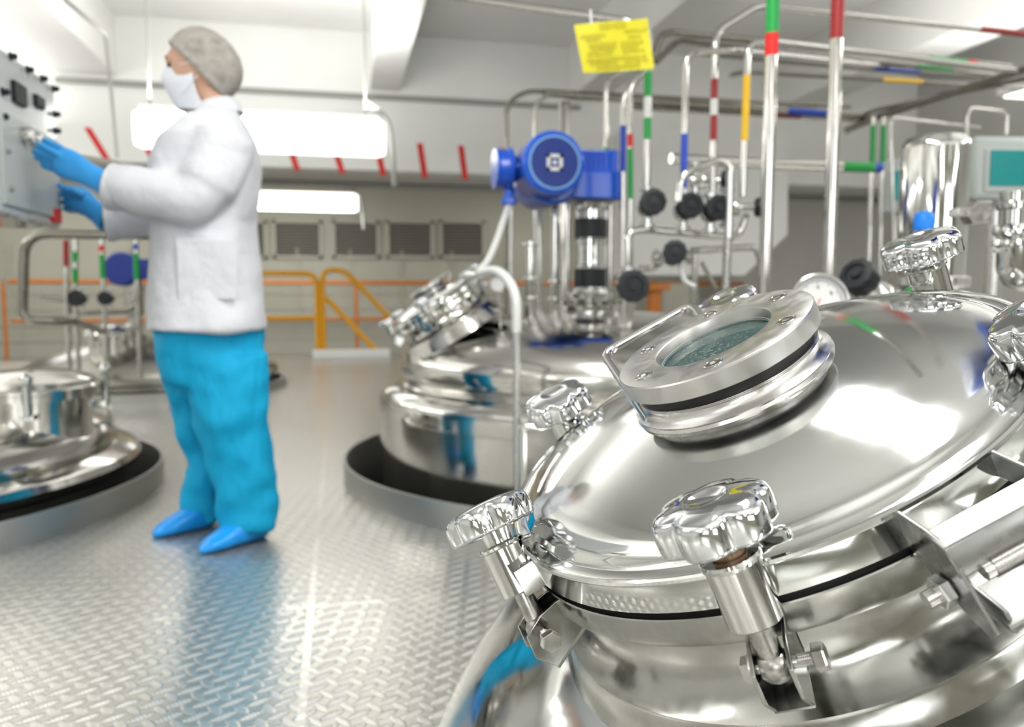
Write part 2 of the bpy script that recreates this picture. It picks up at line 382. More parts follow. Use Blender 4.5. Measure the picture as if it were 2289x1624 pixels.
# vents in the far wall
vl = [('first louvred vent right of the person, half hidden by the white coat', 520, 592), ('pale louvred vent under the lower light fixture', 615, 715),
      ('half-lit louvred vent third from the right', 748, 843), ('dark louvred vent second from the right in the far wall', 869, 963), ('darkest louvred vent nearest the blue motor', 988, 1078)]
for lab, a, b in vl:
    p, q = at(a, 497, YB-.03), at(b, 572, YB-.03)
    t = thing('louvred_vent', lab, 'vent', ((p.x+q.x)/2, YB-.03, q.z), 'louvred vents in the far wall')
    w, h = q.x-p.x, p.z-q.z; cx, cz = (p.x+q.x)/2, (p.z+q.z)/2
    fr = MB()
    for s_ in (-1, 1):
        fr.box((cx+s_*(w/2+.02), YB-.04, cz), (.05, .05, h+.09)); fr.box((cx, YB-.04, cz+s_*(h/2+.02)), (w+.09, .05, .05))
    fr.build('vent_frame', 'khaki', t, smooth=0)
    sl = MB()
    for k in range(11):
        z = cz-h/2+(k+.5)*h/11; sl.box((cx, YB-.035, z), (w, .045, .008), (Vector((1, 0, 0)), Vector((0, .8, -.6)), Vector((0, .6, .8))))
    sl.box((cx, YB-.016, cz), (w, .004, h)); sl.build('slats', 'louver', t, smooth=0)

# ------------------------------------------------------------------ light fixtures
def fixture(name, lab, p, q, Y, h, rods=True):
    a = at(p[0], p[1], Y); b = at(q[0], q[1], Y); z = (a.z+b.z)/2; cx = (a.x+b.x)/2; L = b.x-a.x
    t = thing(name, lab, 'lamp', (cx, Y, z-h/2), 'hanging fluorescent fixtures')
    MB().loft([((a.x, Y, z), (0, 1, 0), (0, 0, 1), .07, h/2*.86), ((a.x+.05, Y, z), (0, 1, 0), (0, 0, 1), .10, h/2), ((b.x-.05, Y, z), (0, 1, 0), (0, 0, 1), .10, h/2), ((b.x, Y, z), (0, 1, 0), (0, 0, 1), .07, h/2*.86)], 28, p=3).build('diffuser', 'lamp', t)
    MB().box((cx, Y+.02, z+h/2+.02), (L*.96, .16, .03)).build('housing', 'grey', t, bevel=.008)
    if rods:
        for x in (a.x+L*.06, b.x-L*.08):
            MB().cyl((x, Y, z+h/2+.03), (x, Y, ZC), .009, 8).build('hanging_rod', 'conduit', t)
        MB().tube([(b.x-L*.08, Y, z+h/2+.16), (b.x+.04, Y, z+h/2+.02), (b.x+.07, Y, z-h/2), (b.x+.08, Y, z-h/2-.25)], .022, .1, 8).build('cable', 'conduit', t)
    return (cx, Y, z)
f1 = fixture('fluorescent_light', 'long bright fluorescent fixture hanging behind the head and back of the person', (302, 290), (860, 308), 7.06, .31)
f2 = fixture('fluorescent_light', 'lower and more distant fluorescent fixture above the louvred vents', (470, 446), (800, 454), 12.3, .27)
area((f1[0], f1[1], f1[2]+.25), 2.1, .3, 40, rot=(PI, 0, 0), name='fixture_light'); area((f1[0], f1[1]-.15, f1[2]), 2.1, .34, 5, rot=(PI/2, 0, 0), name='fixture_light'); area((f2[0], f2[1]-.15, f2[2]-.2), 2.0, .3, 22, rot=(PI/3, 0, 0), name='fixture_light')
for i, (x, y) in enumerate(FILL_LAMPS):  # added troughs, all out of view, that house the ceiling fill
    n_ = ['at the left front', 'in the middle front', 'at the right front', 'at the left rear', 'at the right rear', 'behind the camera left', 'behind the camera', 'behind the camera right', 'at the far left'][i]
    t = thing('added_light_trough', 'added unseen light trough '+n_+' of the hall', 'lamp', (x, y, ZL+.02), 'added unseen light troughs')
    MB().box((x, y, ZL+.06), (.4, 2.0, .08)).build('housing', 'white', t, bevel=.01)
    MB().box((x, y, ZL+.013), (.34, 1.9, .012)).build('diffuser', 'lamp', t, smooth=0)
    for yy in (-.8, .8): MB().cyl((x, y+yy, ZL+.1), (x, y+yy, ZC), .01, 8).build('hanging_rod', 'grey', t)
# unseen windows added behind the camera for frontal fill, mirrored in the steel
for i, x in enumerate((-2.6, 3.4)):
    w = struct(MB().box((x, YN+.03, 1.9), (3.0, .06, 1.7)).build('window_%d' % (i+1), 'white', smooth=0))
    for k in (-1, 1): MB().box((x+k*.72, YN+.07, 1.9), (1.38, .02, 1.54)).build('pane', 'window', w, smooth=0)
    area((x, YN+.15, 1.9), 2.8, 1.5, 55, (.93, .97, 1), (PI/2, 0, PI), 'window_fill_light')

# ------------------------------------------------------------------ railings at the platform edge
def P(px, py, Y): return at(px, py, Y)
rY = 10.45
r_ = thing('guard_railing', 'yellow tubular guard railing on the platform edge beside the person', 'railing', (P(640, 795, rY).x, rY, 0))
pa, pb = P(380, 612, rY), P(708, 620, rY)
MB().tube([(pa.x, rY, 1.07), (pb.x, rY, 1.07), (pb.x, rY, 0)], .035, .16, 10).build('top_rail', 'yellow', r_)
MB().tube([(pa.x, rY, .5), (pb.x, rY, .5)], .03, 0, 10).build('middle_rail', 'yellow', r_)
r_ = thing('stair_railing', 'yellow stair railing that bends over and runs down to the lower floor', 'railing', (P(718, 795, rY).x, rY, 0))
x0 = P(722, 700, rY).x; 
sx = [P(722, 795, rY), P(722, 608, rY), P(760, 603, rY), P(860, 700, rY), P(960, 800, rY)]
MB().tube([(x0, rY, 0), (x0, rY, 1.12), (P(770, 603, rY).x, rY+.0, 1.12), (P(862, 700, rY).x, rY+.02, sx[3].z), (P(960, 800, rY).x, rY+.04, sx[4].z)], .035, .14, 10).build('top_rail', 'yellow', r_)
q0, q1 = P(728, 665, rY), P(850, 792, rY)
MB().tube([(q0.x, rY, q0.z), (q1.x, rY, q1.z), (P(960, 905, rY).x, rY, P(960, 905, rY).z)], .035, 0, 10).build('middle_rail', 'yellow', r_)
r_ = thing('wall_railing', 'orange-yellow railing along the far wall below the louvred vents', 'railing', (0, 13.3, -2.5))
zr = P(900, 632, 13.3).z; zr2 = P(900, 712, 13.3).z
MB().tube([(P(20, 632, 13.3).x, 13.3, zr), (XR-.2, 13.3, zr)], .035, 0, 8).build('top_rail', 'orange', r_)
MB().tube([(P(20, 632, 13.3).x, 13.3, zr2), (P(1500, 632, 13.3).x, 13.3, zr2)], .028, 0, 8).build('middle_rail', 'orange', r_)
for k in range(8):
    x = P(10, 700, 13.3).x + k*1.75
    MB().cyl((x, 13.3, -2.5), (x, 13.3, zr), .03, 8).build('post', 'orange', r_)
# curb at stair head
tag(MB().box(((P(700, 800, 10.3).x+P(870, 800, 10.3).x)/2, 10.2, .05), (P(870, 800, 10.3).x-P(700, 800, 10.3).x, .3, .1)).build('stair_curb', 'white', bevel=.01, smooth=0), 'low white curb in front of the stair opening by the yellow railing', 'curb')

# ------------------------------------------------------------------ hatch (used on three tanks)
def knob(T, R=.042, lobes=6, name='knob', parent=None, rot=0):
    def rf(t, r):
        u = min(1, r/(.040*R/.04)); u = max(0, (u-.42)/.58)
        return 1 - .17*u*math.exp(-(math.sin(lobes*(t+rot)/2)/.6)**2)
    pr = [(0, -.0022), (.006, -.0020), (.011, -.0010), (.0135, .0002), (.0150, .0008), (.0175, .0007), (.026, -.0002), (.0330, -.0014), (.0362, -.0028), (.0382, -.0048), (.0395, -.0078), (.0400, -.0112), (.0398, -.0230), (.0388, -.0250), (.0365, -.0260), (.034, -.0260), (.032, -.0250), (.018, -.022), (.013, -.022), (.0125, -.034), (0, -.034)]
    k = R/.04
    m = MB(T).lathe([(r*k, h*k) for r, h in pr], seg=150, rf=rf)
    return m.build(name, 'chrome', parent, smooth=50)

def pol(r, phi, h):
    a = math.radians(phi); return Vector((r*math.cos(a), r*math.sin(a), h))
def clamp(T, root, phi, rk, hk, re=.272, he=-.062, rusty=False, krot=0, dk=0):
    """eye bolt clamp: bracket on the lower ring, collar on the lid, star knob on top (local hatch frame T)"""
    E = pol(re, phi, he); K = pol(rk, phi+dk, hk); ax = (K-E).normalized()
    rad = pol(1, phi, 0); tn = pol(1, phi+90, 0)
    col = MB(T); c0 = E + ax*.034; c1 = E + ax*.078
    col.lathe([(0, 0), (.0185, 0), (.0195, .001), (.0195, .042), (.021, .043), (.0215, .0455), (.0205, .0475), (.0135, .0478), (.0125, .045), (0, .045)], c0, ax, 36)
    pw = pol(.246, phi, 0)
    col.prism([(-.030, -.026), (.010, -.026), (.010, .0), (-.030, .0)], pol(re-.012, phi, .002), rad, Vector((0, 0, 1)), tn, .028)
    c = col.build('clamp', 'polish', root, smooth=35)
    br = MB(T)
    for s_ in (-1, 1):
        br.prism([(-.040, .022), (-.034, -.016), (.004, -.034), (.017, -.016), (.015, .006), (-.004, .016)], E + tn*(s_*.0125), rad, Vector((0, 0, 1)), tn, .003)
    br.prism([(-.034, -.016), (.004, -.034), (.003, -.037), (-.036, -.019)], E, rad, Vector((0, 0, 1)), tn, .028)
    br.build('bracket', 'neck', c, smooth=30, bevel=.0006)
    rod = MB(T); rod.cyl(E + ax*.006, E+ax*.040, .0088, 18); rod.lathe([(0, -.009), (.009, -.009), (.0115, -.005), (.0125, 0), (.0115, .005), (.009, .009), (0, .009)], E, tn, 24)
    rod.build('eye_bolt', 'darksteel' , c, smooth=40)
    st = MB(T).cyl(E+ax*.076, K-ax*.030, .0125 if not rusty else .0115, 24); st.build('stem', 'rust' if rusty else 'polish', c)
    bo = MB(T); n = 14
    bo.cyl(E - tn*.017, E + tn*.026, .0042, 14)
    for k in range(9): bo.lathe([(.0042, -.0006), (.0049, 0), (.0042, .0006)], E + tn*(.016+k*.0013), tn, 14)
    bo.hexa(E + tn*.026, E+tn*.034, .0095); bo.hexa(E - tn*.0215, E-tn*.015, .0092); bo.lathe([(0, .0), (.0115, 0), (.0115, .0012), (0, .0012)], E - tn*.0152, tn, 20)
    bo.build('hinge_bolt', 'brush', c, smooth=30)
    kt = T @ FM(K, ax, tn)
    knob(kt, parent=c, rot=krot)
    return c

def hatch(T, root, clamps, full=True, seg=160):
    # neck and lower ring
    MB(T).lathe([(.285, -.20), (.272, -.170), (.262, -.150), (.2565, -.138), (.2525, -.1335), (.2515, -.1300), (.2470, -.1275), (.240, -.122), (.229, -.114), (.222, -.102), (.219, -.085), (.219, -.0600), (.221, -.0592), (.2480, -.0592), (.2498, -.0580), (.2505, -.053), (.2505, -.0345), (.2495, -.0335), (.235, -.0335), (.235, -.06)], seg=seg).build('manway_neck', 'tank' if not full else 'neck', root, smooth=30)
    MB(T).lathe([(.234, -.036), (.243, -.036), (.2435, -.031), (.243, -.027), (.234, -.027)], seg=seg).build('gasket', 'rubber', root)
    lid = MB(T).lathe([(.236, -.027), (.2495, -.0275), (.2505, -.0265), (.2505, -.003), (.2515, -.001), (.2512, .0015), (.2495, .0028), (.2475, .002), (.2462, .0004), (.2445, .0003), (.2375, .0012), (.2345, .0025), (.2315, .0065), (.226, .0110), (.216, .0155), (.200, .0205), (.175, .0265), (.145, .0320), (.12, .0355), (.1055, .0372), (.06, .040), (0, .041)], seg=seg).build('lid', 'dome', root, smooth=30)
    # sight glass on the lid
    MB(T).lathe([(.1045, .030), (.1035, .0345), (.100, .0362), (.0965, .0375), (.0945, .0405), (.0955, .0425), (.0925, .0445), (.0895, .047), (.0875, .0505), (.0870, .0525), (.0878, .0532), (.0870, .0539), (.0878, .0546), (.0870, .0553), (.0878, .056), (.0868, .0562), (.080, .0565), (.060, .0565), (.058, .040)], seg=128).build('sight_glass_neck', 'brush', lid, smooth=30)
    MB(T).lathe([(.079, .0562), (.0842, .0563), (.0848, .0615), (.0842, .067), (.079, .067)], seg=96).build('seal_ring', 'rubber', lid)
    MB(T).lathe([(.080, .0665), (.0935, .0668), (.0950, .068), (.0952, .0835), (.0940, .0848), (.0925, .0852), (.0575, .0852), (.0565, .0847), (.0540, .0765), (.0540, .067), (.08, .0665)], seg=128).build('sight_glass_ring', 'satin', lid, smooth=30)
    MB(T).lathe([(0, .0655), (.056, .0655), (.056, .0740), (0, .0740)], seg=64).build('sight_glass', 'glass', lid, smooth=30, label='greenish glass disc with condensation droplets')
    MB(T).lathe([(.0535, .0741), (.0560, .0741), (.0560, .0765), (.0535, .0762)], seg=64).build('glass_rim', 'rimglass', lid)
    MB(T).lathe([(0, .042), (.0575, .042), (.0575, .060)], seg=48).build('dark_opening', 'pit', lid)
    if full:
        for k in range(6):
            c = pol(.0765, -104+60*k, .0852)
            s_ = MB(T).lathe([(.0088, -.001), (.0088, .0004), (.0078, .0007), (.0074, .0003), (.0072, .0003), (.0068, .0008), (.0042, .0010)], c, (0, 0, 1), 24)
            s_.lathe([(.0042, .0010), (.0040, -.002), (0, -.0022)], c, (0, 0, 1), 6)
            s_.build('socket_screw', 'polish', lid, smooth=30)
    return lid

# ------------------------------------------------------------------ agitator drive (motor, gearbox, coupling)
def agitator(root, x, y, z0, zm, face=(0, -1, 0), overhang=0):
    F = Vector(face).normalized(); Rr = F.cross(Vector((0, 0, 1))); Rr = -Rr if Rr.x < 0 else Rr   # to the right as seen facing the fan cover
    Z = Vector((0, 0, 1)); C = Vector((x, y, zm))
    base = MB().lathe([(0, 0), (.145, 0), (.15, .006), (.15, .022), (.143, .027), (.10, .03), (.085, .045), (.095, .05), (.11, .056), (.11, .075), (.09, .08), (.08, .10), (.0, .10)], (x, y, z0), seg=48)
    for k in range(8):
        a = 2*PI*k/8; base.hexa((x+.125*math.cos(a), y+.125*math.sin(a), z0+.024), (x+.125*math.cos(a), y+.125*math.sin(a), z0+.048), .014)
    base.build('agitator_flange', 'polish', root)
    h = zm-.13-z0
    b2 = MB().lathe([(0, .1), (.068, .1), (.07, .105), (.07, h*.42), (.064, h*.43), (.064, h*.62), (.07, h*.63), (.07, h*.66), (.064, h*.67), (.064, h-.03), (.075, h-.025), (.078, h), (0, h)], (x, y, z0), seg=36)
    b2.build('lantern', 'polish', root)
    for a, b in ((.22, .40), (.68, .86)):
        MB().lathe([(.0685, h*a), (.0725, h*a+.004), (.0725, h*b-.004), (.0685, h*b)], (x, y, z0), seg=32).build('coupling_window', 'blackp', root)
    for k in (-1, 1):
        MB().cyl((x+k*.1, y+.02, z0+.05), (x+k*.1, y+.02, z0+h), .011, 10).build('support_rod', 'pipe', root)
    # gearbox body, overhanging to one side of the lantern
    if overhang: C = C - Rr*overhang
    mc = C + Rr*(-.09) + F*.02
    g = MB().box(C + Rr*.08 - Z*.06, (.36, .22, .12), (Rr, F, Z)); 
    g.lathe([(0, -.13), (.118, -.13), (.122, -.12), (.122, .12), (.115, .13), (0, .13)], C + Rr*(-.06) - Z*.03, F, 40)
    gb = g.build('gearbox', 'blue', root, bevel=.008)
    rbx = MB().box(C + Rr*.145, (.15, .18, .17), (Rr, F, Z)); 
    for k in range(5): rbx.box(C + Rr*(.09+k*.022), (.006, .20, .185), (Rr, F, Z))
    rbx.box(C + Rr*.225 + Z*.0, (.05, .15, .19), (Rr, F, Z)); rbx.build('motor_end_housing', 'blue', gb, bevel=.006)
    # big motor facing the viewer with fan cover
    mo = MB().lathe([(0, 0), (.122, 0), (.128, .01), (.128, .16), (.131, .165), (.131, .20), (.126, .214), (.112, .222), (.108, .216), (0, .216)], mc + Z*.0 + F*.02, F, 56).build('motor', 'blue', root)
    fc = mc + F*.237
    gr = MB().lathe([(0, .0), (.104, 0), (.105, .003), (0, .003)], fc, F, 48); gr.build('fan_grille', 'navy', mo)
    wm = MB()
    for k in range(-9, 10):
        o_ = k*.0108; L = 2*math.sqrt(max(0, .103**2-o_*o_))
        wm.box(fc + F*.004 + Rr*o_, (.0026, .0015, L), (Rr, F, Z)); wm.box(fc + F*.004 + Z*o_, (L, .0015, .0026), (Rr, F, Z))
    wm.build('fan_mesh', 'tblue', mo, smooth=0)
    MB().lathe([(.100, .0), (.108, .0), (.108, .006), (.100, .006)], fc, F, 48).build('fan_ring', 'lightblue', mo)
    lg = MB()
    for (u, v, w_, h_) in ((0, .026, .066, .014), (0, -.026, .066, .014), (.026, 0, .014, .066), (-.026, 0, .014, .066), (0, 0, .016, .016)):
        lg.box(fc + F*.0065 + Rr*u + Z*v, (w_, .002, h_), (Rr, F, Z))
    lg.build('logo_plate', 'label', mo, smooth=0)
    tb = MB().lathe([(0, -.045), (.05, -.045), (.055, -.04), (.055, .04), (.05, .045), (0, .045)], C - Rr*.20 + F*.06, Rr, 24)
    tb.lathe([(0, 0), (.085, 0), (.09, .006), (.09, .018), (.082, .022), (.078, .06), (.085, .066), (.085, .075), (0, .078)], C - Rr*.225 + F*.06, -Rr, 28)
    tb.cyl(C - Rr*.235 + F*.06 - Z*.08, C - Rr*.235 + F*.06 - Z*.125, .022, 16); tb.hexa(C - Rr*.235 + F*.06 - Z*.15, C - Rr*.235 + F*.06 - Z*.12, .034)
    tb.build('terminal_box', 'blue', mo, bevel=.002)
    return C - Rr*.235 + F*.06 - Z*.15
M['lightblue'] = mat('light_blue_ring', rgb(130, 180, 235), .4)

# ------------------------------------------------------------------ foreground tank
def foreground():
    C = c2w((.225, -.0485, -.750)); n = d2w(Vector((-.448, .870, .210)).normalized()).normalized()
    e1 = d2w((0.89422448, 0.43512226, 0.10502951)).normalized()
    T = FM(C, n, e1)
    t = thing('mixing_tank', 'large mirror-polished mixing tank with a tilted round manway lid in the foreground', 'tank', (1.04, .726, -.2))
    prof = [(.0, .0)]
    pr = [(.0, .71)]
    N = 40
    pr = []
    for i in range(N+1):
        a = PI/2*(1-i/N); pr.append((1.0*math.cos(a) if i else 0, .01+.70*math.sin(a)))
    pr += [(1.0, -.2)]
    MB().lathe(pr, (1.036, .726, 0), seg=160).build('tank_body', 'dome', t, smooth=40)
    lid = hatch(T, t, None)
    CL = [(-108.6, .252, .059, True, .12, .6), (-172, .262, .048, False, .15, -1), (131, .262, .048, True, .5, -2), (75, .266, .048, False, 0, 0), (26, .285, .050, False, .3, 0), (-37, .252, .046, False, .6, 0)]
    for phi, rk, hk, ru, kr, dk in CL:
        clamp(T, t, phi if phi != -172 else -160, rk, hk, rusty=ru, krot=kr, dk=0 if phi != -172 else -10)
    # bail handle welded beside the sight glass
    hp = [pol(.0885, -168, .043), pol(.171, 124.5, .079), pol(.170, 84, .079), pol(.094, 80, .060)]
    MB(T).tube(hp, .0052, .018, 14).build('handle', 'polish', lid)
    # hinge
    z = Vector((0, 0, 1)); ph = -82; rad = pol(1, ph, 0); tn = pol(1, ph+90, 0)
    b0 = pol(.249, -84, 0)
    hg = MB(T)
    for k in (0, .078):
        o_ = b0 + tn*k
        hg.prism([(-.002, .001), (.030, -.0015), (.047, -.006), (.055, -.026), (.066, -.058), (.058, -.066), (.028, -.052), (-.002, -.024)] if k == 0 else [(-.012, .001), (.030, -.0015), (.046, -.006), (.050, -.02), (-.012, -.02)], o_, rad, z, tn, .003)
    hg.prism([(.029, -.002), (.047, -.006), (.052, -.018), (.052, -.026), (.049, -.026), (.049, -.0185), (.0445, -.009), (.029, -.005)], b0 + tn*.085, rad, z, tn, .175)
    hb = hg.build('hinge', 'hingesteel', t, smooth=30, bevel=.001)
    lw = MB(T); lw.prism([(.030, -.053), (.066, -.058), (.067, -.062), (.032, -.058)], b0+tn*.09, rad, z, tn, .165); lw.prism([(.0, -.04), (.06, -.052), (.064, -.066), (.03, -.062), (.0, -.05)], b0+tn*.012, rad, z, tn, .003)
    lw.build('hinge_plate', 'hingesteel', hb, bevel=.0008, smooth=30)
    rd = MB(T); a0 = b0 + rad*.052 - z*.028; rd.cyl(a0 + tn*.012, a0+tn*.19, .0055, 16)
    for k in range(22): rd.lathe([(.0055, -.0007), (.0066, 0), (.0055, .0007)], a0 + tn*(.018+k*.0016), tn, 14)
    rd.build('threaded_rod', 'brush', hb, smooth=30)
    nt = MB(T); n0 = b0 + rad*.032 - z*.043; nt.hexa(n0 - tn*.010, n0 - tn*.002, .0105); nt.cyl(n0 - tn*.018, n0+tn*.004, .0055, 16); nt.build('hex_nut', 'brush', hb, smooth=30)
    # drive on the tank axis
    agitator(t, 1.0, .81, .70, 1.40, face=(-.93, .36, 0))
    return t, T
FT, TH = foreground()

# ------------------------------------------------------------------ other tanks
def curb(lab, x, y, r, h=.095):
    m = MB().lathe([(r-.012, -.25), (r-.012, h-.004), (r-.009, h), (r-.002, h), (r, h-.004), (r, 0), (r-.012, -.25)], (x, y, 0), seg=128)
    tag(m.build('well_curb', 'brushwell', smooth=30), lab, 'curb', 'steel rings around the floor wells')
M['brushwell'] = mat('curb_steel', (.36, .36, .34, 1), .45, .85, rvar=(8, .4, .5))
curb('low steel ring set in the floor around the tank with the blue motor', *WELLS[0]); curb('low steel ring set in the floor around the tank at the left edge', *WELLS[1])

mt = thing('mixing_tank', 'steel tank with a blue motor and a tilted hatch in the middle distance', 'tank', (1.12, 3.37, -1.2))
pr = [(0, .728), (.15, .724), (.3, .714), (.45, .696), (.6, .666), (.70, .636), (.78, .602), (.83, .566), (.858, .53), (.868, .50), (.866, .465), (.856, .43), (.85, .418), (.86, .410), (.90, .404), (.93, .396), (.950, .380), (.958, .362), (.96, .345), (.962, .300), (.9575, .297), (.9575, -1.2)]
MB().lathe(pr, (1.12, 3.37, 0), seg=160).build('tank_body', 'tank', mt, smooth=30)
# box-like jacket port on the front right
MB().box((at(1245, 960, 2.36).x, 2.39, .04), (.24, .05, .70)).build('jacket_panel', 'tank', mt, bevel=.02)
bx = agitator(mt, 1.10, 3.37, .72, 1.325, overhang=.15)
Hc = at(972, 672, 3.25); Hn = Vector((-.52, .04, .85)).normalized()
TM = FM(Hc, Hn, (0, -1, 0)) @ Matrix.Scale(.84, 4)
hatch(TM, mt, None, full=False, seg=96)
for ph in (-150, -90, -30, 30, 90, 150):
    clamp(TM, mt, ph+12, .262, .048)
MB(TM).tube([pol(.10, 170, .03), pol(.155, 165, .085), pol(.155, 100, .085), pol(.10, 95, .03)], .0045, .016, 8).build('handle', 'polish', mt)
# nozzles on the dome
for px, py, Y, h in ((1185, 690, 3.2, .28), (1240, 690, 3.5, .5), (1400, 690, 2.95, .16)):
    p = at(px, py, Y); zb = .60
    m = MB().cyl((p.x, Y, zb), (p.x, Y, p.z+h), .02, 14)
    for k in (.04, .12, h-.02): m.lathe([(0, 0), (.034, 0), (.036, .006), (.034, .012), (0, .012)], (p.x, Y, p.z+k), seg=20)
    m.build('nozzle', 'polish', mt)

lt = thing('mixing_tank', 'low domed steel tank with a clamped hatch, cut off by the left edge', 'tank', (-1.89, 3.40, -1.2))
pr = [(0, .405), (.4, .39), (.7, .345), (.85, .30), (.93, .26), (.965, .218), (.972, .20), (.965, .185), (.975, .18), (1.02, .172), (1.05, .156), (1.062, .132), (1.055, .108), (1.03, .09), (1.0, .08), (1.0, -1.2)]
MB().lathe(pr, (-1.89, 3.40, 0), seg=160).build('tank_body', 'tank', lt, smooth=30)
hc = at(72, 850, 3.3)
TL = FM((hc.x, 3.3, .455), (0.02, -.03, 1), (1, 0, 0))
def cover(T, root, R=.235, z0=-.2):
    MB(T).lathe([(R*.86, z0), (R*.86, -.045), (R, -.04), (R, -.02), (R*.9, -.02)], seg=64).build('manway_neck', 'tank', root)
    MB(T).lathe([(R*.9, -.018), (R, -.018), (R, .0), (R*.95, .004), (R*.9, .022), (R*.6, .045), (0, .055)], seg=64).build('lid', 'tank', root)
cover(TL, lt)
for ph in (-75, 20, -170):
    r_ = .25
    m = MB(TL); a, b = pol(r_, ph, -.09), pol(r_, ph, .03); m.cyl(a, b, .014, 12); m.ball(pol(r_, ph, .045), (.022, .022, .026)); m.box(pol(r_-.02, ph, -.09), (.05, .05, .02))
    m.build('clamp', 'polish', lt)
for p in ((-1.05, 3.3, .30), (-.98, 3.62, .26)):
    MB().tube([(p[0]-.06, p[1], p[2]+.06), (p[0], p[1], p[2]+.07), (p[0]+.03, p[1]-.02, p[2]-.08)], .012, .02, 8).build('lifting_lug', 'polish', lt)

# far-left tank with blue motor
BX, BY = -1.6, 7.3
bt = thing('mixing_tank', 'distant steel tank with a dark blue motor behind the person and the control cabinet', 'tank', (BX, BY, -1.2))
pr = [(0, .43), (.3, .415), (.6, .36), (.85, .27), (.98, .20), (1.04, .17), (1.055, .15), (1.05, .12), (1.0, .10), (1.0, .0)]
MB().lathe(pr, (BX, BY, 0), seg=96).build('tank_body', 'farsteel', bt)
MB().lathe([(1.08, 0), (1.12, .0), (1.12, .06), (1.08, .06)], (BX, BY, 0), seg=96).build('base_ring', 'brushwell', bt)
hp = at(247, 740, 6.75)
TB = FM((hp.x, 6.75, .50), (0, -.1, 1), (1, 0, 0)); cover(TB, bt, .19, -.25)
for ph in (-110, -35):
    m = MB(TB); m.cyl(pol(.21, ph, -.1), pol(.21, ph, .05), .016, 10); m.ball(pol(.21, ph, .06), .03); m.build('clamp', 'polish', bt)
mc = at(285, 602, 7.2)
m = MB().lathe([(0, -.14), (.13, -.14), (.14, -.12), (.14, .12), (.13, .14), (0, .14)], (mc.x-.02, 7.2, mc.z), (0, 1, 0), 28); m.box((mc.x+.15, 7.2, mc.z+.0), (.26, .2, .17))
M['navyblue'] = mat('dark_blue_enamel', rgb(18, 48, 138), .4)
m.build('motor', 'navyblue', bt, bevel=.01)
MB().lathe([(0, 0), (.09, 0), (.09, .03), (.055, .04), (.055, .2), (.075, .21), (.075, mc.z-.12-.42), (0, mc.z-.12-.42)], (mc.x+.04, 7.2, .42), seg=24).build('lantern', 'darksteel', bt)

# ------------------------------------------------------------------ pipes
def pipe(lab, pts, r, tapes=(), bend=.06, m='pipe', name='steel_pipe', group=None, cat='pipe', seg=14, down=None):
    Q = [at(*p) if not isinstance(p, Vector) else p for p in pts]
    if down is not None: Q.insert(0, Vector((Q[0].x, Q[0].y, down))); tapes = [(i+1, a, b, c) for i, a, b, c in tapes]
    zmin = min(Q, key=lambda v: v.z)
    t = thing(name, lab, cat, (zmin.x, zmin.y, zmin.z), group)
    MB().tube(Q, r, bend, seg).build('pipe_run', m, t)
    for (i, a, b, tm) in tapes:     # band on segment i, from fraction a to b
        p = Q[i].lerp(Q[i+1], a); q = Q[i].lerp(Q[i+1], b)
        MB().cyl(p, q, r*1.06+.0004+(.0006 if tm == 'label' else 0), 16).build('tape_band' if tm != 'label' else 'pipe_label', tm, t)
    return t
def frac(pts, i, y):    # fraction along a vertical segment i at which pixel row y is reached
    return (y-pts[i][1])/(pts[i+1][1]-pts[i][1])
def vpipe(lab, pts, r, bands, **k):
    tp = []
    for i, y0, y1, tm in bands:
        j = 1 if abs(pts[i+1][1]-pts[i][1]) >= 3*1 and abs(pts[i+1][1]-pts[i][1]) > abs(pts[i+1][0]-pts[i][0])*.5 else 0
        f = (lambda v: (v-pts[i][j])/(pts[i+1][j]-pts[i][j]))
        tp.append((i, f(y0), f(y1), tm))
    return pipe(lab, pts, r, tp, **k)

# two thick uprights close behind the foreground tank
def upright(lab, x0, x1, Y, r, bands):
    b = at(x1, 600, Y); tb = at(x0, 0, Y)
    B = Vector((b.x, Y, 0.0)); Tt = Vector((tb.x, Y, 3.1)); 
    t = thing('steel_pipe', lab, 'pipe', B)
    MB().cyl(B, Tt, r, 24).build('pipe_run', 'pipe', t); MB().lathe([(r, 0), (r*2.2, 0), (r*2.2, .012), (r, .014)], B, seg=24).build('base_flange', 'brush', t)
    for y0, y1, tm in bands:
        z0, z1 = at(x0, y0, Y).z if y0 > 0 else 1.95, at(x0, y1, Y).z
        f0, f1 = z0/3.1, z1/3.1
        MB().cyl(B.lerp(Tt, f1), B.lerp(Tt, f0), r+.0006, 24).build('tape_band', tm, t)
upright('thick upright steel pipe with green over red tape near the top', 1729, 1710, 2.1, .0185, [(0, 76, 'green'), (76, 126, 'red')])
upright('thick upright steel pipe with a dark red band near the top', 1873, 1852, 2.1, .0185, [(0, 88, 'dred')])

VP = 2.6
vpipe('upright pipe with a long green tape band and a white label under the yellow card', [(1445, 470, VP), (1450, 62, VP), (1400, 46, VP), (930, -20, 3.4)], .0125, [(0, 310, 160, 'green'), (0, 262, 215, 'label')], bend=.05)
vpipe('thin upright pipe with a blue tape band ending above the middle black handwheel', [(1528, 440, VP), (1533, 118, VP), (1640, 112, VP), (2020, 150, 4.4)], .0115, [(0, 420, 298, 'tblue')], bend=.05)
vpipe('upright pipe with a dark red band that kinks up to the right at the ceiling', [(1592, 480, 2.75), (1599, 72, 2.75), (1695, 12, 2.9), (2350, 82, 3.1)], .0125, [(0, 312, 175, 'dred'), (0, 256, 220, 'label'), (2, 2170, 2282, 'dred')], bend=.06)
vpipe('upright pipe with a yellow tape band', [(1660, 440, VP), (1672, 98, VP), (1720, 92, VP), (2289, 160, 3.6)], .012, [(0, 313, 168, 'tyellow')], bend=.06)
